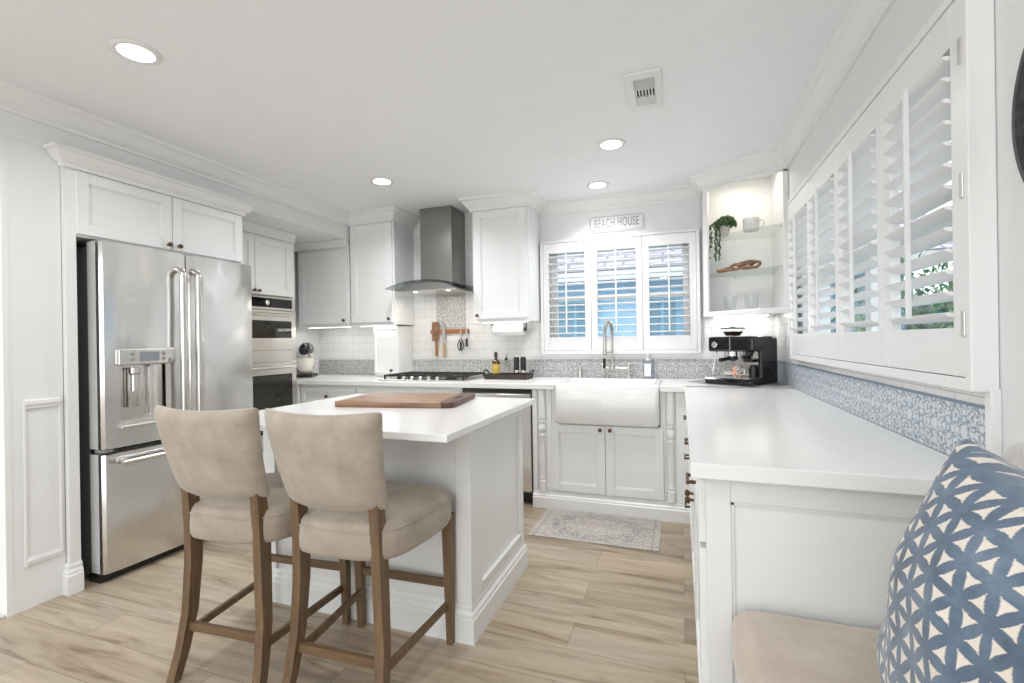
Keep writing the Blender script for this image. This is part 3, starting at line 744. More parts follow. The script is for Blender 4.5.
# ------------------------------------------------------------------ cooktop
c = thing('gas_cooktop', 'stainless gas cooktop with cast iron grates below the range hood', 'cooktop', (-2.04, 3.66, HC))
MB().box((-2.44, 3.42, HC+.001), (-1.64, 3.93, HC+.012), .004).build('tray', 'steelh', c)
for x, y, r in ((-2.28, 3.54, .04), (-2.28, 3.80, .045), (-2.04, 3.68, .06), (-1.80, 3.54, .045), (-1.80, 3.80, .04)):
    MB().lathe([(r, HC+.012), (r, HC+.024), (r*.8, HC+.026), (r*.8, HC+.034), (0, HC+.036)], (x, y, 0), 18).build('burner', 'iron', c, smooth=30)
for x0, x1 in ((-2.42, -2.17), (-2.165, -1.915), (-1.91, -1.66)):
    b = MB(); z = HC+.042; y0, y1 = 3.49, 3.91
    for y in (y0, y1): b.box((x0, y-.006, z-.01), (x1, y+.006, z+.005))
    for x in (x0+.006, x1-.006): b.box((x-.006, y0, z-.01), (x+.006, y1, z+.005))
    for x in (x0+.08, x1-.08): b.box((x-.0035, y0, z-.004), (x+.0035, y1, z+.004))
    for y in (y0+.15, y1-.15): b.box((x0, y-.0035, z-.004), (x1, y+.0035, z+.004))
    for x in (x0+.006, x1-.006):
        for y in (y0, y1): b.box((x-.007, y-.007, HC+.012), (x+.007, y+.007, z))
    b.build('grate', 'iron', c)
for k in range(5):
    x = -2.20+.08*k
    MB().lathe([(.019, HC+.012), (.017, HC+.035), (.012, HC+.04), (0, HC+.04)], (x, 3.445, 0), 16).build('knob', 'chrome', c, smooth=40)

# ------------------------------------------------------------------ knife rail and tools on the tile
Yt = YB-.011
o = MB().box((-2.255, Yt-.02, 1.315), (-1.855, Yt, 1.355), .003).build('knife_rack', 'rackw'); tag(o, 'reddish wooden magnetic knife rail fixed on the tile under the hood', 'knife rack')
def hang(name, label, cat, parts):
    x = parts[0][2]; t = thing(name, label, cat, x)
    for n_, mb, _, mt in parts: mb.build(n_, mt, t)
Yk = Yt-.0205
hang('cleaver', 'broad dark cleaver with wooden handle hanging on the knife rail', 'knife', [
    ('blade', MB().box((-2.235, Yk-.004, 1.25), (-2.165, Yk, 1.425), .001), (-2.2, Yk, 1.08), 'drift'),
    ('handle', MB().box((-2.20, Yk-.010, 1.10), (-2.18, Yk+.006, 1.25), .004), 0, 'rackw')])
hang('kitchen_knife', 'long steel knife with pale wooden handle hanging beside the cleaver', 'knife', [
    ('blade', MB().prism([(-2.128, 1.22), (-2.095, 1.22), (-2.095, 1.36), (-2.105, 1.40), (-2.118, 1.435), (-2.128, 1.36)], Yk-.003, Yk, 0, 'y'), (-2.11, Yk, 1.08), 'nickel'),
    ('handle', MB().box((-2.122, Yk-.010, 1.09), (-2.098, Yk+.006, 1.225), .005), 0, 'knifew')])
t = thing('scissors', 'black handled kitchen scissors hanging at the right of the knife rail', 'scissors', (-1.93, Yk, 1.15))
MB().hexa([(-1.945, Yk, 1.25), (-1.925, Yk, 1.25), (-1.925, Yk-.004, 1.25), (-1.945, Yk-.004, 1.25)], [(-1.938, Yk, 1.37), (-1.932, Yk, 1.37), (-1.932, Yk-.004, 1.37), (-1.938, Yk-.004, 1.37)]).build('blade', 'nickel', t)
for s_ in (-1, 1):
    b = MB(); b.tube([(-1.935+s_*(.006+.022*math.sin(PI*k/10)+.006*(k/10)), Yk-.003, 1.26-.012*k*.9) for k in range(11)] + [(-1.935+s_*(.004), Yk-.003, 1.165+.008*k) for k in range(0, 10, 3)], .005, 8); b.build('handle', 'black', t, smooth=50)
hang('paring_knife', 'small dark knife, rightmost tool on the knife rail', 'knife', [
    ('blade', MB().box((-1.882, Yk-.003, 1.26), (-1.868, Yk, 1.35)), (-1.875, Yk, 1.2), 'nickel'),
    ('handle', MB().box((-1.885, Yk-.009, 1.19), (-1.865, Yk+.005, 1.265), .004), 0, 'black')])

# ------------------------------------------------------------------ tray with bottles
ty = 3.80
t = thing('serving_tray', 'dark wooden tray with raised handles right of the cooktop', 'tray', (-1.385, ty, HC))
MB().box((-1.575, ty-.09, HC+.001), (-1.20, ty+.10, HC+.014), .004).box((-1.575, ty-.09, HC+.001), (-1.565, ty+.10, HC+.045), .003).box((-1.21, ty-.09, HC+.001), (-1.20, ty+.10, HC+.045), .003).box((-1.575, ty-.095, HC+.001), (-1.20, ty-.085, HC+.045), .003).box((-1.575, ty+.095, HC+.001), (-1.20, ty+.105, HC+.045), .003).build('tray_body', 'woodtray', t)
for x, s_ in ((-1.578, -1), (-1.197, 1)):
    b = MB().tube([(x, ty-.05, HC+.035), (x+s_*.02, ty-.045, HC+.065), (x+s_*.026, ty, HC+.075), (x+s_*.02, ty+.045, HC+.065), (x, ty+.05, HC+.035)], .006, 8); b.build('handle', 'iron', t, smooth=50)
z = HC+.0145
t = thing('oil_bottle', 'amber bottle with yellow label and black cap on the tray', 'bottle', (-1.51, ty+.02, z))
MB().lathe([(0, z), (.034, z), (.036, z+.01), (.036, z+.12), (.028, z+.14), (.013, z+.155), (.012, z+.18)], (-1.51, ty+.02, 0), 18).build('glass', 'amber', t, smooth=50)
MB().lathe([(.0365, z+.03), (.0365, z+.11)], (-1.51, ty+.02, 0), 18).build('label', 'gold', t, smooth=50)
MB().lathe([(.016, z+.175), (.016, z+.20), (.01, z+.215), (0, z+.216)], (-1.51, ty+.02, 0), 14).build('cap', 'black', t, smooth=40)
t = thing('glass_cruet', 'clear glass cruet with dark pourer, between amber bottle and mills', 'bottle', (-1.415, ty+.02, z))
MB().lathe([(0, z), (.03, z), (.032, z+.01), (.032, z+.085), (.012, z+.125), (.011, z+.15)], (-1.415, ty+.02, 0), 18).build('glass', 'cupglass', t, smooth=50)
MB().lathe([(.012, z+.145), (.013, z+.16), (.004, z+.165), (.003, z+.20), (0, z+.2)], (-1.415, ty+.02, 0), 12).build('pourer', 'black', t, smooth=40)
for k, (x, lb) in enumerate(((-1.315, 'black pepper mill with steel band, the left one of the pair on the tray'), (-1.255, 'black mill with coppery band, right one of the pair on the tray'))):
    t = thing('pepper_mill', lb, 'pepper mill', (x, ty, z), group='mills on the tray')
    MB().lathe([(.022, z), (.024, z+.005), (.024, z+.04), (.023, z+.045)], (x, ty, 0), 16).build('base', 'bronze' if k else 'black', t, smooth=40)
    MB().lathe([(.0245, z+.04), (.0245, z+.06)], (x, ty, 0), 16).build('band', 'chrome', t, smooth=40)
    MB().lathe([(.024, z+.06), (.022, z+.10), (.024, z+.155), (.022, z+.165), (.018, z+.172), (0, z+.175)], (x, ty, 0), 16).build('body', 'black', t, smooth=40)
    MB().lathe([(.012, z+.172), (.012, z+.18), (0, z+.182)], (x, ty, 0), 12).build('cap', 'chrome', t, smooth=40)

# paper towel
t = thing('paper_towel_holder', 'paper towel roll in a holder under the cabinet left of the window', 'paper towel roll', (-1.39, 3.85, 1.28))
MB().lathe([(.02, 0), (.052, 0), (.052, .27), (.02, .27)], (-1.53, 3.85, 1.335), 28, 'x').build('roll', 'paper', t, smooth=40)
b = MB().tube([(-1.555, 3.85, 1.335), (-1.235, 3.85, 1.335)], .006, 10)
for x in (-1.55, -1.24): b.box((x-.004, 3.84, 1.32), (x+.004, 3.86, 1.392), .002)
b.lathe([(.018, 0), (.018, .006)], (-1.256, 3.85, 1.335), 14, 'x').build('holder', 'black', t)

# ------------------------------------------------------------------ stand mixer
mx, my = -3.462, 3.70
t = thing('stand_mixer', 'stand mixer with black head and cream bowl in the counter corner', 'mixer', (mx, my, HC), math.radians(28)); t.scale = (.80, .80, .93)
MB().box((mx-.10, my-.15, HC+.001), (mx+.10, my+.15, HC+.035), .015).build('base', 'black', t)
MB().prism([(my+.06, HC+.03), (my+.145, HC+.03), (my+.13, HC+.25), (my+.04, HC+.25)], mx-.05, mx+.05, 0, 'x').build('column', 'cream', t)
b = MB().tube([(mx, my+.16, HC+.28), (mx, my+.15, HC+.29), (mx, my+.05, HC+.30), (mx, my-.08, HC+.295), (mx, my-.15, HC+.285), (mx, my-.17, HC+.28)], [.02, .055, .066, .062, .05, .02], 18, .95); b.build('head', 'blackgloss', t, smooth=60)
MB().lathe([(0, HC+.04), (.05, HC+.04), (.085, HC+.08), (.105, HC+.15), (.108, HC+.20), (.104, HC+.20), (.10, HC+.15), (.05, HC+.06)], (mx, my-.04, 0), 24).build('bowl', 'cream', t, smooth=50)
MB().tube([(mx+.1, my-.06, HC+.18), (mx+.145, my-.07, HC+.17), (mx+.145, my-.07, HC+.11), (mx+.09, my-.06, HC+.10)], .007, 8).build('bowl_handle', 'chrome', t, smooth=50)
MB().lathe([(.03, HC+.2), (.03, HC+.24)], (mx, my-.06, 0), 14).build('beater_hub', 'chrome', t)
MB().lathe([(.067, 0), (.067, .012)], (mx, my-.02, HC+.298), 20, 'y').build('band', 'chrome', t, smooth=40)

# ------------------------------------------------------------------ espresso machine
o = MB().prism([(.20, 3.98), (.05, 3.74), (.14, 3.62), (.52, 3.44), (.60, 3.46), (.655, 3.56), (.655, 4.01), (.3, 4.01)], HC+.0005, HC+.004, .001).build('counter_mat', 'grey'); tag(o, 'thin dark grey mat on the counter under the espresso machine', 'mat')
e = thing('espresso_machine', 'black espresso machine with bean hopper in the right counter corner', 'coffee machine', (.41, 3.66, HC+.0045), math.radians(-36))
def eb(name, mb, mat, par=None, smooth=None):
    o = mb.build(name, mat, None, smooth); o.data.transform(Matrix.Translation(o.location)); o.location = (0, 0, 0); o.parent = par or e; return o
eb('body', MB().box((-.16, .02, .0), (.16, .16, .315), .012).box((-.16, .02, .285), (.16, .03, .31)), 'blackgloss')
eb('side_panel', MB().box((.135, -.06, .03), (.162, .10, .30), .008), 'blackgloss')
eb('head', MB().prism([(-.165, .215), (-.172, .235), (-.165, .315), (.16, .325), (.16, .215)], -.16, .162, .006, 'x') if False else MB().box((-.163, -.165, .222), (.163, .10, .325), .014), 'blackgloss')
eb('gauge', MB().lathe([(.02, 0), (.02, -.005), (.017, -.007), (0, -.007)], (-.11, -.165, .27), 18, 'y'), 'chrome')
eb('trim_strip', MB().box((.0, -.167, .225), (.006, -.164, .32)), 'chrome')
eb('backplate', MB().box((-.15, .012, .05), (.13, .022, .22)), 'chrome')
eb('drip_tray', MB().box((-.168, -.20, .0), (.165, .03, .042), .008), 'blackgloss')
eb('drip_grid', MB().box((-.15, -.185, .042), (.145, .01, .046), .001), 'nickel')
eb('group_head', MB().lathe([(.04, .222), (.04, .19), (.033, .185)], (-.03, -.08, 0), 20), 'chrome', smooth=40)
pf = eb('portafilter', MB().lathe([(.036, .188), (.036, .165), (.02, .155), (0, .155)], (-.03, -.08, 0), 20), 'black', smooth=40)
eb('handle', MB().tube([(-.03, -.11, .175), (-.05, -.20, .165)], [.011, .014], 10), 'black', pf, 50)
eb('steam_wand', MB().tube([(-.135, -.10, .225), (-.14, -.12, .15), (-.15, -.13, .07)], .005, 8), 'chrome', smooth=50)
eb('grinder_cradle', MB().box((.055, -.10, .15), (.12, .02, .17), .005).lathe([(.03, .22), (.022, .19)], (.085, -.07, 0), 14), 'black')
hp = eb('hopper', MB().lathe([(.055, .325), (.05, .335), (.08, .372), (.08, .38), (.077, .38), (.045, .34)], (-.06, -.02, 0), 26), 'cupglass', smooth=40)
eb('beans', MB().lathe([(0, .327), (.044, .33), (.066, .358), (0, .363)], (-.06, -.02, 0), 22), 'beans', hp, 40)
eb('lid', MB().lathe([(.082, .38), (.082, .387), (.02, .39), (.012, .397), (0, .397)], (-.06, -.02, 0), 26), 'black', hp, 40)
eb('water_tank', MB().box((-.13, .16, .04), (.14, .20, .33), .01), 'cupglass')
eb('tamper', MB().lathe([(.028, .047), (.03, .10), (.022, .13), (0, .135)], (.10, -.05, 0), 16), 'black', smooth=40)
ca, sa = math.cos(math.radians(-36)), math.sin(math.radians(-36))
gx, gy = .41+ca*.02-sa*(-.10), 3.66+sa*.02+ca*(-.10); z = HC+.051
t = thing('painted_mug', 'small white mug with orange and red pattern on the espresso drip tray', 'mug', (gx, gy, z))
MB().lathe([(0, z), (.03, z), (.034, z+.01), (.036, z+.075), (.033, z+.075), (.03, z+.012), (0, z+.010)], (gx, gy, 0), 22).build('cup', 'pmug', t, smooth=50)
MB().tube([(gx+.034*math.cos(-.9), gy+.034*math.sin(-.9), z+.06), (gx+.055*math.cos(-.9), gy+.055*math.sin(-.9), z+.055), (gx+.055*math.cos(-.9), gy+.055*math.sin(-.9), z+.025), (gx+.034*math.cos(-.9), gy+.034*math.sin(-.9), z+.018)], .005, 8).build('handle', 'mugc', t, smooth=50)

# ------------------------------------------------------------------ corner display niche
c = thing('corner_shelf_unit', 'white open corner cabinet above the espresso machine, lit from its top', 'cabinet', (.45, 3.8, 1.40))
A_, B_, C_, D_ = (.17, 3.80), (.50, 3.53), (.679, 3.53), (.17, YB-.002)
MB().prism([A_, B_, (.678, 3.53), (.678, YB-.009), (.17, YB-.009)], 1.405, 1.43, .002).build('bottom', 'cab', c)
b = MB(); b.prism([(.17, YB-.009), (.17, 3.80), (.195, 3.78), (.195, YB-.009)], 1.43, ZC-.001)
b.prism([(.17, 3.80), (.198, 3.777), (.21, 3.79), (.19, 3.83)], 1.43, ZC-.001)
b.box((.648, 3.53, 1.43), (.678, 3.56, ZC-.001)).box((.658, 3.56, 1.43), (.678, YB-.02, ZC-.001)).box((.195, YB-.02, 1.43), (.678, YB-.009, ZC-.001))
b.build('side', 'cab', c)
MB().prism([(.17, 3.80), (.50, 3.53), (.678, 3.53), (.678, 3.555), (.51, 3.555), (.19, 3.82)], 2.325, ZC-.001).build('header', 'cab', c)
MB().prism([(.165, 3.80), (.498, 3.525), (.678, 3.525), (.678, 3.55), (.51, 3.55), (.19, 3.82)], 1.392, 1.425, .003).build('bottom_rail', 'cab', c)
for z in (1.705, 1.985):
    sh = MB().prism([(.197, 3.835), (.645, 3.565), (.656, 3.565), (.656, YB-.022), (.197, YB-.022)], z, z+.008, .001).build('glass_shelf', 'shelfglass', c)
    b = MB()
    for x, y in ((.203, 3.9), (.65, 3.62), (.65, 3.9), (.40, 4.01)): b.lathe([(.006, z-.008), (.006, z)], (x, y, 0), 8)
    b.build('pin', 'nickel', sh)
MB().prism([(.25, 3.80), (.52, 3.58), (.62, 3.58), (.62, 3.6), (.53, 3.6), (.26, 3.82)], 2.415, 2.428).build('light_strip', 'strip', c)
lamp('niche_light', c, (.46, 3.74, 2.40), .14, .8, (1, .93, .78))
MB().box((.25, 3.98, 1.395), (.62, 4.0, 1.404)).build('light_strip', 'strip', c)
lamp('under_cabinet_light', c, (.44, 3.95, 1.388), .36, STRIP_W*1.1, sy=.02)

# things in the niche
t = thing('trailing_plant', 'small potted trailing succulent on the upper glass shelf', 'plant', (.31, 3.90, 1.994))
MB().lathe([(0, 1.994), (.035, 1.994), (.05, 2.05), (.052, 2.075), (.046, 2.075)], (.31, 3.87, 0), 20).build('pot', 'pot', t, smooth=40)
b = MB(); rnd = random.Random(3)
def bead(b, p, r):
    bm = bmesh.new(); bmesh.ops.create_icosphere(bm, subdivisions=1, radius=r)
    s3 = Vector((rnd.uniform(.7, 1.2), rnd.uniform(.7, 1.2), rnd.uniform(.8, 1.5)))
    for v in bm.verts: v.co = Vector((v.co.x*s3.x, v.co.y*s3.y, v.co.z*s3.z))+Vector(p)
    b._add(bm)
for k in range(260):
    a, e_ = rnd.uniform(0, 2*PI), rnd.uniform(-.2, 1.3); R = .062*rnd.uniform(.7, 1.1)
    bead(b, (.325+R*math.cos(a)*math.cos(e_)*1.2, 3.85+R*math.sin(a)*math.cos(e_)*.8, 2.07+R*math.sin(e_)), rnd.uniform(.006, .012))
b.build('foliage', 'leaf', t)
strands = [(-.10, -.035, .24), (-.085, -.05, .16), (-.06, -.06, .27), (-.045, -.05, .21), (-.03, -.07, .26), (-.115, -.03, .14)]
for dx, dy, L_ in strands:
    b = MB(); x0, y0 = .31+dx, 3.86+dy
    for k in range(int(L_/.013)+7):
        if k < 7: q = k/7; p = (.31+dx*q, 3.86+dy*q, 2.085+.02*math.sin(q*PI)-.03*q)
        else: p = (x0+rnd.uniform(-.006, .006), y0+rnd.uniform(-.006, .006), 2.055-(k-7)*.013)
        bead(b, p, rnd.uniform(.006, .009))
    b.build('strand', 'leaf', t)
z = 1.994; gx, gy = .485, 3.76
t = thing('stoneware_mug', 'pale patterned mug on the upper glass shelf beside the plant', 'mug', (gx, gy, z))
MB().lathe([(0, z), (.046, z), (.052, z+.006), (.055, z+.09), (.051, z+.09), (.047, z+.01), (0, z+.008)], (gx, gy, 0), 26).build('cup', 'mugc', t, smooth=50)
MB().tube([(gx+.05, gy-.005, z+.075), (gx+.078, gy-.01, z+.07), (gx+.082, gy-.01, z+.045), (gx+.07, gy-.01, z+.022), (gx+.05, gy-.005, z+.02)], .006, 8).build('handle', 'mugc', t, smooth=50)
t = thing('wooden_chain', 'brown carved wooden chain links lying on the lower glass shelf', 'ornament', (.44, 3.72, 1.714))
z = 1.714
for i, (x, y, dz, rz, tl) in enumerate(((.30, 3.80, .014, -.6, 0), (.345, 3.80, .022, .2, .4), (.385, 3.775, .034, -.5, 1.1), (.425, 3.76, .05, -.7, .5), (.47, 3.735, .055, -.2, .5), (.505, 3.715, .034, -.9, 1.2), (.45, 3.70, .014, -.3, 0))):
    Mx = Matrix.Translation((x, y, z+dz)) @ Matrix.Rotation(rz, 4, 'Z') @ Matrix.Rotation(tl, 4, 'X')
    b = MB(Mx); b.tube([(.038*math.cos(2*PI*k/16), .022*math.sin(2*PI*k/16), 0) for k in range(17)], .0105, 8, cap=False); b.build('link', 'drift', t, smooth=50)
for i, (x, y, lb) in enumerate(((.345, 3.78, 'clear glass cup on the niche floor, left one of the two'), (.475, 3.70, 'clear glass cup on the niche floor, right one of the two'))):
    z = 1.4305; t = thing('glass_cup', lb, 'cup', (x, y, z), group='glass cups in the corner niche')
    MB().lathe([(0, z), (.03, z), (.04, z+.02), (.044, z+.085), (.046, z+.105), (.043, z+.105), (.037, z+.022), (0, z+.008)], (x, y, 0), 24).build('cup', 'cupglass', t, smooth=50)
    MB().tube([(x+.042, y-.01, z+.085), (x+.07, y-.02, z+.08), (x+.07, y-.02, z+.04), (x+.04, y-.01, z+.03)], .005, 8).build('handle', 'cupglass', t, smooth=50)

# ------------------------------------------------------------------ plantation shutters and windows
RANG = math.radians(15)
def louvers(F, u0, u1, z0, z1, pitch, wdt, nmid, ang):
    b = MB(F); n = int(round((z1-z0)/pitch)); p = (z1-z0)/n
    ca, sa = math.cos(ang), math.sin(ang); prof = [(-.5, 0), (-.38, .0045), (0, .006), (.38, .0045), (.5, 0), (.38, -.0045), (0, -.006), (-.38, -.0045)]
    for k in range(n):
        zc = z0+p*(k+.5); pts = []
        for q, t in prof:
            a = q*wdt; pts.append((nmid+a*ca-t*sa, zc+a*sa+t*ca))
        b.prism(pts, u0, u1, 0, 'x')
    return b
def shutters(label, O, face, spans, z0, z1, oz0, oz1, depth, outer, pitch, ang, stile=.045, hinge=None):
    """outer=(u0,u1,zb,zt); spans = panel (u0,u1)"""
    c0 = frame(O, face) @ Vector(((outer[0]+outer[1])/2, depth/2, outer[2]))
    c = thing('plantation_shutters', label, 'shutters', c0); F = frame(O, face)
    b = MB(F); u0, u1, zb, zt = outer
    s0, s1 = spans[0][0], spans[-1][1]
    b.box((u0, 0, zb), (s0, depth, zt), .003).box((s1, 0, zb), (u1, depth, zt), .003).box((s0, 0, zb), (s1, depth, z0), .003).box((s0, 0, z1), (s1, depth, zt), .003)
    b.build('frame', 'shut', c)
    for k, (a, e_) in enumerate(spans):
        a += .002; e_ -= .002; n0, n1 = depth-.030, depth-.003
        b = MB(F); b.box((a, n0, z0+.002), (a+stile, n1, z1-.003), .002).box((e_-stile, n0, z0+.002), (e_, n1, z1-.003), .002).box((a+stile, n0, z0+.002), (e_-stile, n1, oz0), .002).box((a+stile, n0, oz1), (e_-stile, n1, z1-.003), .002)
        p = b.build('shutter_panel', 'shut', c)
        louvers(F, a+stile+.001, e_-stile-.001, oz0+.002, oz1-.002, pitch, .064, (n0+n1)/2, ang).build('louvers', 'shut', p, smooth=60)
        um = (a+e_)/2
        MB(F).box((um-.006, n1+.016, oz0+.03), (um+.006, n1+.028, oz1-.01), .002).build('tilt_rod', 'shut', p)
    if hinge:
        for hz in hinge:
            u = s1
            MB(F).box((u-.006, depth-.004, hz-.03), (u+.008, depth+.004, hz+.03), .002).build('hinge', 'nickel', c)
    return c
shutters('white plantation shutters with three panels on the back window over the sink', (0, YB-.009, 0), 'S',
         [(-1.12, -.705), (-.705, -.285), (-.285, .125)], 1.145, 2.075, 1.262, 1.985, .055, (-1.145, .15, 1.115, 2.095), .060, math.radians(2), stile=.05)
shutters('white plantation shutters with four panels on the right wall window', (XR-.001, 3.29, 0), 'W',
         [(.02, .49), (.49, .955), (.955, 1.42), (1.42, 1.887)], 1.132, 2.039, 1.251, 1.937, .052, (0, 1.913, 1.102, 2.067), .0515, RANG, stile=.05, hinge=(1.90, 1.585, 1.26))
def window(name, F, u0, u1, z0, z1, mull, rail):
    b = MB(F); t = .035
    b.box((u0, -.10, z0), (u0+t, -.05, z1)).box((u1-t, -.10, z0), (u1, -.05, z1)).box((u0, -.10, z0), (u1, -.05, z0+t)).box((u0, -.10, z1-t), (u1, -.05, z1))
    for m_ in mull: b.box((m_-.03, -.10, z0), (m_+.03, -.05, z1))
    b.box((u0, -.095, rail-.02), (u1, -.045, rail+.02))
    w = struct(name, b, 'white')
    g = MB(F).box((u0+.01, -.08, z0+.01), (u1-.01, -.076, z1-.01)).build('pane', 'glass', w); g.location = g.location
    return w
window('window_1', frame((0, YB, 0), 'S'), wx0, wx1, wz0, wz1, (-.70, -.28), 1.60)
window('window_2', frame((XR, 0, 0), 'W'), -ry1, -ry0, rz0, rz1, (-2.33,), 1.58)

# ------------------------------------------------------------------ BEACH HOUSE sign
t = thing('house_sign', 'white metal sign reading BEACH HOUSE above the back window', 'sign', (-.49, YB-.02, 2.14))
b = MB().prism(rrect(.455, .135, .03, 5, -.492, 2.212), YB-.014, YB-.001, .003, 'y'); b.build('plate', 'white', t)
ring = rrect(.435, .115, .026, 5, -.492, 2.212)
MB().tube([(p[0], YB-.0145, p[1]) for p in ring+ring[:1]], .0022, 6).build('border', 'grey', t)
fc = bpy.data.curves.new('sign_text', 'FONT'); fc.body = 'BEACH HOUSE'; fc.size = .105; fc.extrude = .0015; fc.align_x = 'CENTER'; fc.align_y = 'CENTER'; fc.space_character = 1.08
to = bpy.data.objects.new('lettering', fc); COL.objects.link(to); bpy.context.view_layer.update()
me = bpy.data.meshes.new_from_object(to.evaluated_get(bpy.context.evaluated_depsgraph_get())); bpy.data.objects.remove(to)
xs = [v.co.x for v in me.vertices]; wd = max(xs)-min(xs)
me.transform(Matrix.Translation((-.492, YB-.0155, 2.212)) @ Matrix.Rotation(PI/2, 4, 'X') @ Matrix.Scale(.365/wd, 4, (1, 0, 0)))
me.transform(Matrix.Translation(-base_of(t))); me.materials.clear(); me.materials.append(M['grey'])
lo = bpy.data.objects.new('lettering', me); COL.objects.link(lo); lo.parent = t; lo['label'] = 'grey letters reading BEACH HOUSE'
MB().lathe([(.004, 0), (.004, -.004)], (-.705, YB-.014, 2.212), 10, 'y').lathe([(.004, 0), (.004, -.004)], (-.279, YB-.014, 2.212), 10, 'y').build('screw', 'grey', t)

# ------------------------------------------------------------------ island
c = thing('kitchen_island', 'white kitchen island cabinet with panelled end and deep base moulding', 'island', (-1.37, 2.1, 0))
ix0, ix1, iy0, iy1 = -1.92, -.83, 1.775, 2.445
MB().box((ix0, iy0, 0), (ix1, iy1, .885)).build('body', 'cab', c)
b = MB()
# four mitred runs, outside is to the left when walked clockwise
b.sweep([(ix0, iy0-.0), (ix0, iy1), (ix1, iy1), (ix1, iy0), (ix0, iy0)], bprof(.155, .024))
b.build('base_moulding', 'cab', c)
# end panel frame on +X side: stiles, rails and bead
b = MB(); t_ = .012
b.box((ix1, iy0, .155), (ix1+t_, iy0+.10, .885), .002).box((ix1, iy1-.05, .155), (ix1+t_, iy1, .885), .002).box((ix1, iy0+.1, .155), (ix1+t_, iy1-.05, .195), .002).box((ix1, iy0+.1, .83), (ix1+t_, iy1-.05, .885), .002)
b.box((ix1, iy0+.1, .195), (ix1+.018, iy1-.05, .207), .002).box((ix1, iy1-.062, .195), (ix1+.016, iy1-.05, .83), .002)
b.build('end_panel', 'cab', c)
for q in ((ix1-.055, ix1+t_), (ix0, ix0+.07)): MB().box((q[0], iy0-.014, .155), (q[1], iy0, .885), .002).build('corner_stile', 'cab', c)
d = panel_door(c, (ix0, iy1-.02, .70), 'W', .60, .17, name='drawer', rail=.035); knob(d, (ix0, iy1-.02, .70), 'W', .5, .10)
o = MB().box((-1.955, 1.464, .886), (-.765, 2.52, HC), .003).build('island_countertop', 'quartz'); tag(o, 'thick white quartz top overhanging the island towards the stools', 'countertop')
# cutting board
t = thing('cutting_board', 'large rounded walnut cutting board lying on the island top', 'cutting board', (-1.41, 2.22, HC), math.radians(9))
b = MB(); b.prism(rrect(.60, .44, .035, 5), .001, .026, .004); o = b.build('board', 'walnut', None, 40); o.location = (0, 0, 0.001); o.parent = t
b = MB(); b.prism(rrect(.085, .44, .035, 5, .2985, 0), .0, .027, .004); o = b.build('end_grain_strip', 'walnutd', None, 40); o.location = (.2985, 0, 0.0005); o.parent = t; o['label'] = 'darker purple brown strip with a grip slot'
b = MB(); b.prism(rrect(.018, .12, .008, 4, 0, 0), 0, .0012); o = b.build('grip_slot', 'dark'); o.location = (.3, 0, .0277); o.parent = t

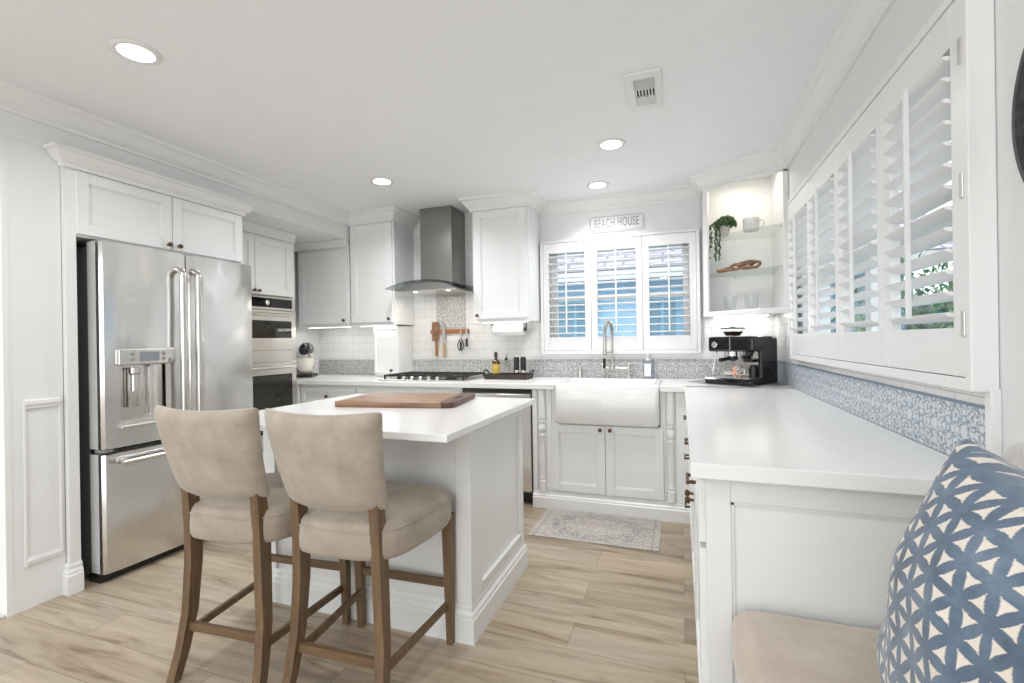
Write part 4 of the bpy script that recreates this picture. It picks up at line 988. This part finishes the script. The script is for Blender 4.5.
# ------------------------------------------------------------------ counter stools
def make_stool():
    r = thing('counter_stool', 'x', 'stool')
    def lb(name, mb, mat, smooth=None):
        o = mb.build(name, mat, None, smooth); o.data.transform(Matrix.Translation(o.location)); o.location = (0, 0, 0); o.parent = r; return o
    # seat: rounded cushion (superellipse), domed top, +Y is the front
    b = MB(); bm = bmesh.new(); rings = []
    prof = [(.90, .505), (.97, .512), (1.0, .535), (1.005, .575), (1.0, .605), (.975, .622), (.93, .633), (.75, .645), (.45, .652), (.2, .654)]
    n = 48
    for s_, z in prof:
        R_ = []
        for k in range(n):
            a = 2*PI*k/n; ex = .42
            x = math.copysign(abs(math.cos(a))**ex, math.cos(a)); y = math.copysign(abs(math.sin(a))**ex, math.sin(a))
            w = .262 - .052*(1-(y+1)/2)
            yy = y*.230+.008
            if y < 0: yy -= .02*(1-x*x)
            R_.append(bm.verts.new((x*w*s_, yy*s_, z + .010*(y*y) * (1 if s_ < .98 else .3))))
        rings.append(R_)
    for A, B in zip(rings, rings[1:]):
        for k in range(n): bm.faces.new((A[k], A[(k+1) % n], B[(k+1) % n], B[k]))
    bm.faces.new(rings[0]); bm.faces.new(rings[-1]); b._add(bm)
    seat_ = lb('seat', b, 'fabric', 50)
    # piping seam under the top edge
    b = MB(); pts = []
    for k in range(49):
        a = 2*PI*k/48; ex = .42
        x = math.copysign(abs(math.cos(a))**ex, math.cos(a)); y = math.copysign(abs(math.sin(a))**ex, math.sin(a)); w = .262-.052*(1-(y+1)/2)
        yy = y*.230+.008
        if y < 0: yy -= .02*(1-x*x)
        pts.append((x*w*1.0, yy*1.0, .612+.003*y*y))
    piping = MB().tube(pts, .0032, 6, cap=False)
    # backrest: curved, padded slab leaning back
    bm = bmesh.new(); nu, nv = 20, 12; G = {}
    for side in (0, 1):
        for i in range(nu+1):
            for j in range(nv+1):
                u = i/nu*2-1; v = j/nv
                hw = .193+.036*v**1.3; zz = .688+.325*v
                ctr = -.195-.085*v - .010*math.sin(PI*v)
                cv = .040*(1-u*u)                         # concave towards the sitter
                edge = min(1, (1-abs(u)**8)**.5) * min(1, (max(0, 1-abs(2*v-1)**10))**.5)
                th = .012+.024*edge
                y = ctr - cv + (th if side else -th)
                zz2 = zz + .012*u*u*v - .008*(1-u*u)*(1-v)
                G[side, i, j] = bm.verts.new((u*hw*(1.0 if edge > .05 else .995), y, zz2))
    for side in (0, 1):
        for i in range(nu):
            for j in range(nv): bm.faces.new((G[side, i, j], G[side, i+1, j], G[side, i+1, j+1], G[side, i, j+1]))
    per = [(i, 0) for i in range(nu)]+[(nu, j) for j in range(nv)]+[(i, nv) for i in range(nu, 0, -1)]+[(0, j) for j in range(nv, 0, -1)]
    for k in range(len(per)):
        a, c_ = per[k], per[(k+1) % len(per)]; bm.faces.new((G[0, a[0], a[1]], G[0, c_[0], c_[1]], G[1, c_[0], c_[1]], G[1, a[0], a[1]]))
    bmesh.ops.recalc_face_normals(bm, faces=bm.faces[:])
    b = MB(); b._add(bm); bk = lb('backrest', b, 'fabric', 60)
    pp = lb('piping', piping, 'fabric', 60); pp.parent = seat_
    md = bk.modifiers.new('soft', 'SUBSURF'); md.levels = 1; md.render_levels = 1
    # front legs
    for s_ in (-1, 1):
        def q(x, y, z, w, d): return [(x-w, y-d, z), (x+w, y-d, z), (x+w, y+d, z), (x-w, y+d, z)]
        lb('leg', MB().hexa(q(s_*.213, .215, 0, .013, .013), q(s_*.213, .205, .535, .020, .022)), 'oak')
    # rear legs: sabre curve running up into the back
    st_ = [(.188, -.262, 0), (.180, -.232, .10), (.170, -.206, .24), (.160, -.198, .42), (.157, -.199, .56), (.157, -.210, .68), (.155, -.235, .80)]
    for s_ in (-1, 1):
        b = MB(); bm = bmesh.new(); rg = []
        for i, (x, y, z) in enumerate(st_):
            w, d = .0165, (.017, .019, .022, .025, .026, .022, .012)[i]
            rg.append([bm.verts.new(p) for p in ((s_*x-w, y-d, z), (s_*x+w, y-d, z), (s_*x+w, y+d, z), (s_*x-w, y+d, z))])
        for A, B in zip(rg, rg[1:]):
            for k in range(4): bm.faces.new((A[k], A[(k+1) % 4], B[(k+1) % 4], B[k]))
        bm.faces.new(rg[0]); bm.faces.new(rg[-1]); b._add(bm); lb('leg', b, 'oak')
    lb('stretcher', MB().bar((-.172, -.213, .185), (.172, -.213, .185), .030, .018), 'oakbar')
    lb('stretcher', MB().bar((-.20, .208, .25), (.20, .208, .25), .030, .018), 'oakbar')
    for s_ in (-1, 1): lb('stretcher', MB().bar((s_*.172, -.21, .16), (s_*.203, .21, .16), .026, .016), 'oak')
    return r
st1 = make_stool()
def copy_tree(o, parent=None):
    c = o.copy(); COL.objects.link(c); c.parent = parent
    for chd in list(o.children): copy_tree(chd, c)
    return c
st2 = copy_tree(st1)
for o, loc, rz, lb in ((st1, (-1.11, 1.515, 0), math.radians(2), 'beige upholstered counter stool nearest the right end of the island'),
                       (st2, (-1.605, 1.49, 0), math.radians(4), 'beige upholstered counter stool on the refrigerator side of the island')):
    o.location = loc; o.rotation_euler = (0, 0, rz); o['label'] = lb; o['group'] = 'counter stools at the island'

# ------------------------------------------------------------------ rug
b = MB(); bm = bmesh.new(); nx, ny = 40, 24; V = {}
for i in range(nx+1):
    for j in range(ny+1):
        x, y = (i/nx-.5)*.80, (j/ny-.5)*.49; z = .006+.0012*math.sin(x*19)*math.sin(y*23)
        V[i, j] = bm.verts.new((x, y, max(.004, z)))
for i in range(nx):
    for j in range(ny): bm.faces.new((V[i, j], V[i+1, j], V[i+1, j+1], V[i, j+1]))
r = bmesh.ops.extrude_face_region(bm, geom=bm.faces[:])
for v in r['geom']:
    if isinstance(v, bmesh.types.BMVert): v.co.z = .0005
b._add(bm); o = b.build('kitchen_rug', 'rug'); o.location = (-.535, 3.105, .0005); tag(o, 'small faded grey and cream medallion rug in front of the sink', 'rug')

# ------------------------------------------------------------------ ceiling lights, vent
def can(x, y, label, r=.078, k=1.0):
    t = thing('recessed_light', label, 'ceiling light', (x, y, ZC-.012), group='recessed ceiling lights')
    MB().lathe([(r*.80, ZC-.001), (r*.80, ZC-.006), (r*.95, ZC-.009), (r*1.12, ZC-.004), (r*1.14, ZC-.001)], (x, y, 0), 36).build('trim_ring', 'white', t, smooth=50)
    MB().lathe([(0, ZC-.005), (r*.82, ZC-.005), (r*.82, ZC-.002)], (x, y, 0), 32).build('lens', 'ledlens', t)
    lamp('bulb', t, (x, y, ZC-.014), r*1.5, CAN_W*k, spread=math.radians(125 if k < .4 else 150))
can(-2.08, 1.315, 'round recessed ceiling light nearest the refrigerator and the camera', k=.5)
can(-2.075, 3.0, 'round recessed ceiling light towards the oven corner')
can(-.385, 2.96, 'round recessed ceiling light just beyond the ceiling vent', k=.95)
can(-.59, 3.70, 'round recessed ceiling light directly in front of the back window', k=.35)
# unseen lamps added behind the viewpoint to brighten the kitchen, shaped as recessed fixtures
for k, (x, y) in enumerate(((-2.0, -.4), (-.3, .3), (-.3, -1.5), (-2.0, -1.6))):
    t = thing('recessed_light', 'added fill light shaped as a recessed ceiling light behind the viewpoint', 'ceiling light', (x, y, ZC-.012), group='added fill lights behind the viewpoint')
    MB().lathe([(0, ZC-.005), (.066, ZC-.005), (.088, ZC-.001)], (x, y, 0), 32).build('lens', 'ledlens', t)
    lamp('bulb', t, (x, y, ZC-.014), .12, FILL_BACK_W)
t = thing('ceiling_vent', 'white rectangular ceiling vent with dark grille openings', 'vent', (-.145, 2.38, ZC-.015))
vx0, vx1, vy0, vy1 = -.228, -.066, 2.205, 2.56
z0 = ZC-.012
MB().box((vx0, vy0, z0), (vx0+.035, vy1, ZC-.001)).box((vx1-.03, vy0, z0), (vx1, vy1, ZC-.001)).box((vx0+.035, vy0, z0), (vx1-.03, vy0+.05, ZC-.001)).box((vx0+.035, vy1-.05, z0), (vx1-.03, vy1, ZC-.001)).build('frame', 'white', t)
MB().box((vx0+.03, vy0+.04, ZC-.003), (vx1-.025, vy1-.04, ZC-.001)).build('duct', 'dark', t)
b = MB()
for k in range(8): b.box((vx0+.035, vy0+.052+k*.0115, z0+.002), (vx1-.03, vy0+.055+k*.0115, ZC-.003))
for k in range(7): b.box((vx0+.038+k*.0148, vy0+.148, z0), (vx0+.044+k*.0148, vy1-.128, ZC-.003))
for k in range(9): b.box((vx0+.035, vy1-.125+k*.0085, z0+.001), (vx1-.03, vy1-.120+k*.0085, ZC-.003))
b.box((vx0+.035, vy0+.142, z0), (vx1-.03, vy0+.148, ZC-.003)).box((vx0+.035, vy1-.13, z0), (vx1-.03, vy1-.125, ZC-.003))
b.build('grille', 'white', t)

# ------------------------------------------------------------------ round wall decor
t = thing('round_medallion', 'dark grey pierced round metal disc hanging on the right wall', 'wall decor', (.665, 1.03, 1.68))
cy_, cz_ = 1.035, 1.675; Rr = .260
b = MB(); bm = bmesh.new()
# concentric pierced rings: quads skipped where holes are
nr, na = 16, 84; rv = [.03+ (Rr-.03)*k/nr for k in range(nr+1)]
for side in (0, 1):
    pass
V = {}
for sd, x in ((0, .6795), (1, .6765)):
    for i in range(nr+1):
        for k in range(na): V[sd, i, k] = bm.verts.new((x, cy_+rv[i]*math.cos(2*PI*k/na), cz_+rv[i]*math.sin(2*PI*k/na)))
solid = lambda i, k: not (i in (3, 6, 9, 11, 14) and k % 2 == 0) if 0 <= i < nr else False
for i in range(nr):
    for k in range(na):
        if not solid(i, k): continue
        k2 = (k+1) % na
        for sd in (0, 1): bm.faces.new((V[sd, i, k], V[sd, i+1, k], V[sd, i+1, k2], V[sd, i, k2]))
        for (ni, nk, a, c_) in ((i-1, k, (i, k), (i, k2)), (i+1, k, (i+1, k), (i+1, k2)), (i, (k-1) % na, (i, k), (i+1, k)), (i, k2, (i, k2), (i+1, k2))):
            if not solid(ni, nk): bm.faces.new((V[0, a[0], a[1]], V[0, c_[0], c_[1]], V[1, c_[0], c_[1]], V[1, a[0], a[1]]))
b._add(bm); b.build('disc', 'disc', t)
MB().lathe([(Rr-.004, -.001), (Rr+.006, -.001), (Rr+.006, -.014), (Rr-.004, -.014), (Rr-.004, -.001)], (.680, cy_, cz_), 64, 'x').build('rim', 'disc', t, smooth=40)

# ------------------------------------------------------------------ bench and pillow
t = thing('upholstered_bench', 'beige upholstered bench in front of the peninsula end panel', 'bench', (.38, .8, 0))
def cushion(x0, x1, y0, y1, z0, z1, r=.05, bev=.03):
    b = MB(); bm = bmesh.new(); rg = []
    for f_, ins in ((0, bev), (.12, bev*.35), (.3, 0), (.6, 0), (.82, bev*.3), (.95, bev*.8), (1.0, bev*2)):
        rg.append([bm.verts.new((p[0], p[1], z0+(z1-z0)*f_)) for p in rrect(x1-x0-2*ins, y1-y0-2*ins, max(.01, r-ins*.5), 6, (x0+x1)/2, (y0+y1)/2)])
    for A, B in zip(rg, rg[1:]):
        k = len(A)
        for i in range(k): bm.faces.new((A[i], A[(i+1) % k], B[(i+1) % k], B[i]))
    bm.faces.new(rg[0]); bm.faces.new(rg[-1]); b._add(bm); return b
cushion(.108, .665, .30, 1.345, .425, .552, .05, .022).build('seat', 'fabricb', t, smooth=60)
b = MB(); b.box((.13, .32, .36), (.64, 1.325, .426), .004); b.build('apron', 'oak', t)
for x in (.155, .62):
    for y in (.35, 1.30): MB().hexa([(x-.015, y-.015, 0), (x+.015, y-.015, 0), (x+.015, y+.015, 0), (x-.015, y+.015, 0)], [(x-.022, y-.022, .37), (x+.022, y-.022, .37), (x+.022, y+.022, .37), (x-.022, y+.022, .37)]).build('leg', 'oak', t)
MB().prism(rrect(.94, .49, .10, 8, .765, .790), .595, .655, .012, 'x').build('backrest', 'linen', t, smooth=50)

PW = .238
def pillow():
    bm = bmesh.new(); n = 360; la = bm.verts.layers.float.new('petal'); a = .045
    V = {}
    def petal(x, y):
        j0 = round(y/(a*math.sqrt(3)/2)); cnt = 0
        for j in range(j0-2, j0+3):
            yy = j*a*math.sqrt(3)/2; sh = (j % 2)*a/2; i0 = round((x-sh)/a)
            for i in (i0-2, i0-1, i0, i0+1, i0+2):
                if (x-(i*a+sh))**2+(y-yy)**2 < (a*1.035)**2: cnt += 1
        return 1.0 if cnt >= 4 else 0.0
    for sd in (1, -1):
        for i in range(n+1):
            for j in range(n+1):
                if sd == -1 and (i in (0, n) or j in (0, n)): V[sd, i, j] = V[1, i, j]; continue
                if sd == -1 and (i % 6 or j % 6): continue
                u, v = i/n*2-1, j/n*2-1
                x = PW*u*(1-.10*(1-v*v)); y = PW*v*(1-.10*(1-u*u))
                e = max(0, (1-u*u))*max(0, (1-v*v)); z = sd*.14*e**.42
                wr_ = noise.noise((u*2.2+3, v*2.2, sd*2))*.010 + .006*math.sin(9*(u+v)+3*noise.noise((u*2, v*2, 0)))*max(0, u*v)**.5 if u*v > 0 else noise.noise((u*2.2+3, v*2.2, sd*2))*.010
                z += wr_*min(1, e*4)
                vt = bm.verts.new((x, y, z)); vt[la] = petal(x*1.0+.013, y*1.0+.02); V[sd, i, j] = vt
    for i in range(n):
        for j in range(n): bm.faces.new((V[1, i, j], V[1, i+1, j], V[1, i+1, j+1], V[1, i, j+1]))
    m = 6; bset = lambda i, j: (i in (0, n) or j in (0, n))
    for i in range(0, n, m):
        for j in range(0, n, m):
            ring = []
            c4 = [(i, j), (i, j+m), (i+m, j+m), (i+m, j)]
            for q in range(4):
                p0, p1 = c4[q], c4[(q+1) % 4]
                ring.append(V[-1, p0[0], p0[1]])
                onb = (p0[0] == p1[0] and p0[0] in (0, n)) or (p0[1] == p1[1] and p0[1] in (0, n))
                if onb:
                    di, dj = (p1[0]-p0[0])//m, (p1[1]-p0[1])//m
                    for s_ in range(1, m): ring.append(V[1, p0[0]+di*s_, p0[1]+dj*s_])
            bm.faces.new(ring)
    b = MB(); b._add(bm)
    return b
b = pillow(); me_b = b.bm
o = b.build('throw_pillow', 'pillow', None, 70); o.data.transform(Matrix.Translation(o.location))
tag(o, 'blue throw pillow with white petal pattern leaning on the bench', 'pillow')
# local x -> along the wall (far), local y -> up, local z -> towards the room
ax_n = Vector((-.975, -.12, .14)).normalized(); ax_u = Vector((0, 0, 1)); ax_u = (ax_u-ax_n*ax_u.dot(ax_n)).normalized(); ax_x = ax_u.cross(ax_n)
Rm = Matrix((ax_x, ax_u, ax_n)).transposed().to_4x4()
Rm = Rm @ Matrix.Rotation(math.radians(-9), 4, 'Z')
Rm.translation = Vector((.425, .775, .797)); o.matrix_world = Rm

# ------------------------------------------------------------------ outdoors
struct('ground', MB().box((-14, YB+.15, -.25), (16, 24, -.15)).box((XR+.16, -8, -.25), (16, YB+.15, -.15)), 'soil')
t = thing('neighbour_house', 'light blue house with grey shingle roof seen through the back window', 'building', (-2.5, 9, -.15))
MB().box((-9, 8.2, -.15), (3.0, 12, 2.35)).build('wall', 'bluewall', t)
b = MB(); F = Matrix.Translation((0, 7.6, 2.25)) @ Matrix.Rotation(math.radians(27), 4, 'X'); MB(F).box((-9.5, 0, 0), (3.6, 6, .10)).build('roof', 'shingle', t)
MB().box((-9.5, 7.55, 2.18), (3.6, 7.62, 2.32)).build('fascia', 'greyl', t)
for x0, x1, z0, z1 in ((-2.1, -1.35, .6, 1.95), (-.55, .0, .4, 1.95), (.75, 1.25, .9, 1.9), (-4.0, -3.0, .7, 1.95)):
    w = MB().box((x0, 8.14, z0), (x1, 8.21, z1)).build('window', 'bluem', t); MB().box((x0+.07, 8.12, z0+.07), ((x0+x1)/2-.03, 8.15, z1-.07)).box(((x0+x1)/2+.03, 8.12, z0+.07), (x1-.07, 8.15, z1-.07)).build('pane', 'blued', w)
MB().box((-2.9, 7.9, -.15), (-2.6, 8.2, 2.3)).box((.2, 7.9, -.15), (.5, 8.2, 2.3)).build('post', 'bluem', t)
t = thing('side_house', 'pale blue house wall beyond the right window', 'building', (6, 4, -.15))
MB().box((5.2, -2, -.15), (8, 7.5, 2.6)).build('wall', 'bluewall', t)
w = MB().box((5.14, 2.2, .8), (5.21, 3.4, 2.0)).build('window', 'white', t); MB().box((5.11, 2.28, .88), (5.15, 3.32, 1.92)).build('pane', 'bluem', w)
MB(Matrix.Translation((4.7, 0, 2.5)) @ Matrix.Rotation(math.radians(-25), 4, 'Y')).box((0, -2.4, 0), (4, 8, .1)).build('roof', 'shingle', t)
def shrub(name, label, loc, R_, n, seed, h=1.0):
    rn = random.Random(seed); t = thing(name, label, 'shrub', loc); bm = bmesh.new()
    for k in range(n):
        a, e_ = rn.uniform(0, 2*PI), math.asin(rn.uniform(-.9, 1)); r_ = R_*rn.uniform(.55, 1.05)
        c_ = Vector((loc[0]+r_*math.cos(a)*math.cos(e_), loc[1]+r_*math.sin(a)*math.cos(e_), loc[2]+h+r_*math.sin(e_)*1.05))
        q = Matrix.Rotation(rn.uniform(0, 6.3), 3, 'Z') @ Matrix.Rotation(rn.uniform(-1.2, 1.2), 3, 'X'); l_, w_ = rn.uniform(.05, .10), rn.uniform(.015, .03)
        bm.faces.new([bm.verts.new(c_+q @ Vector(p)) for p in ((0, -l_, 0), (w_, 0, .01), (0, l_, 0), (-w_, 0, .01))])
    b = MB(); b._add(bm); b.build('foliage', 'leaf2', t, recalc=False)
    MB().tube([(loc[0], loc[1], loc[2]), (loc[0]+.03, loc[1], loc[2]+h)], [.04, .02], 8).build('stem', 'fence', t)
shrub('garden_shrub', 'leafy green shrub outside, nearest the near end of the right window', (2.9, 4.6, -.15), .85, 2600, 5, 1.35)
shrub('garden_shrub', 'leafy green shrub outside the middle of the right window', (2.7, 7.0, -.15), .95, 2600, 6, 1.3)
shrub('garden_shrub', 'green shrub outside the right panel of the back window', (.25, 7.1, -.15), .42, 900, 8, 1.05)
t = thing('garden_fence', 'weathered board fence beyond the right window', 'fence', (4.2, 9, -.15))
MB().box((3.6, 7.5, -.15), (3.65, 13, 1.75)).build('boards', 'fence', t)
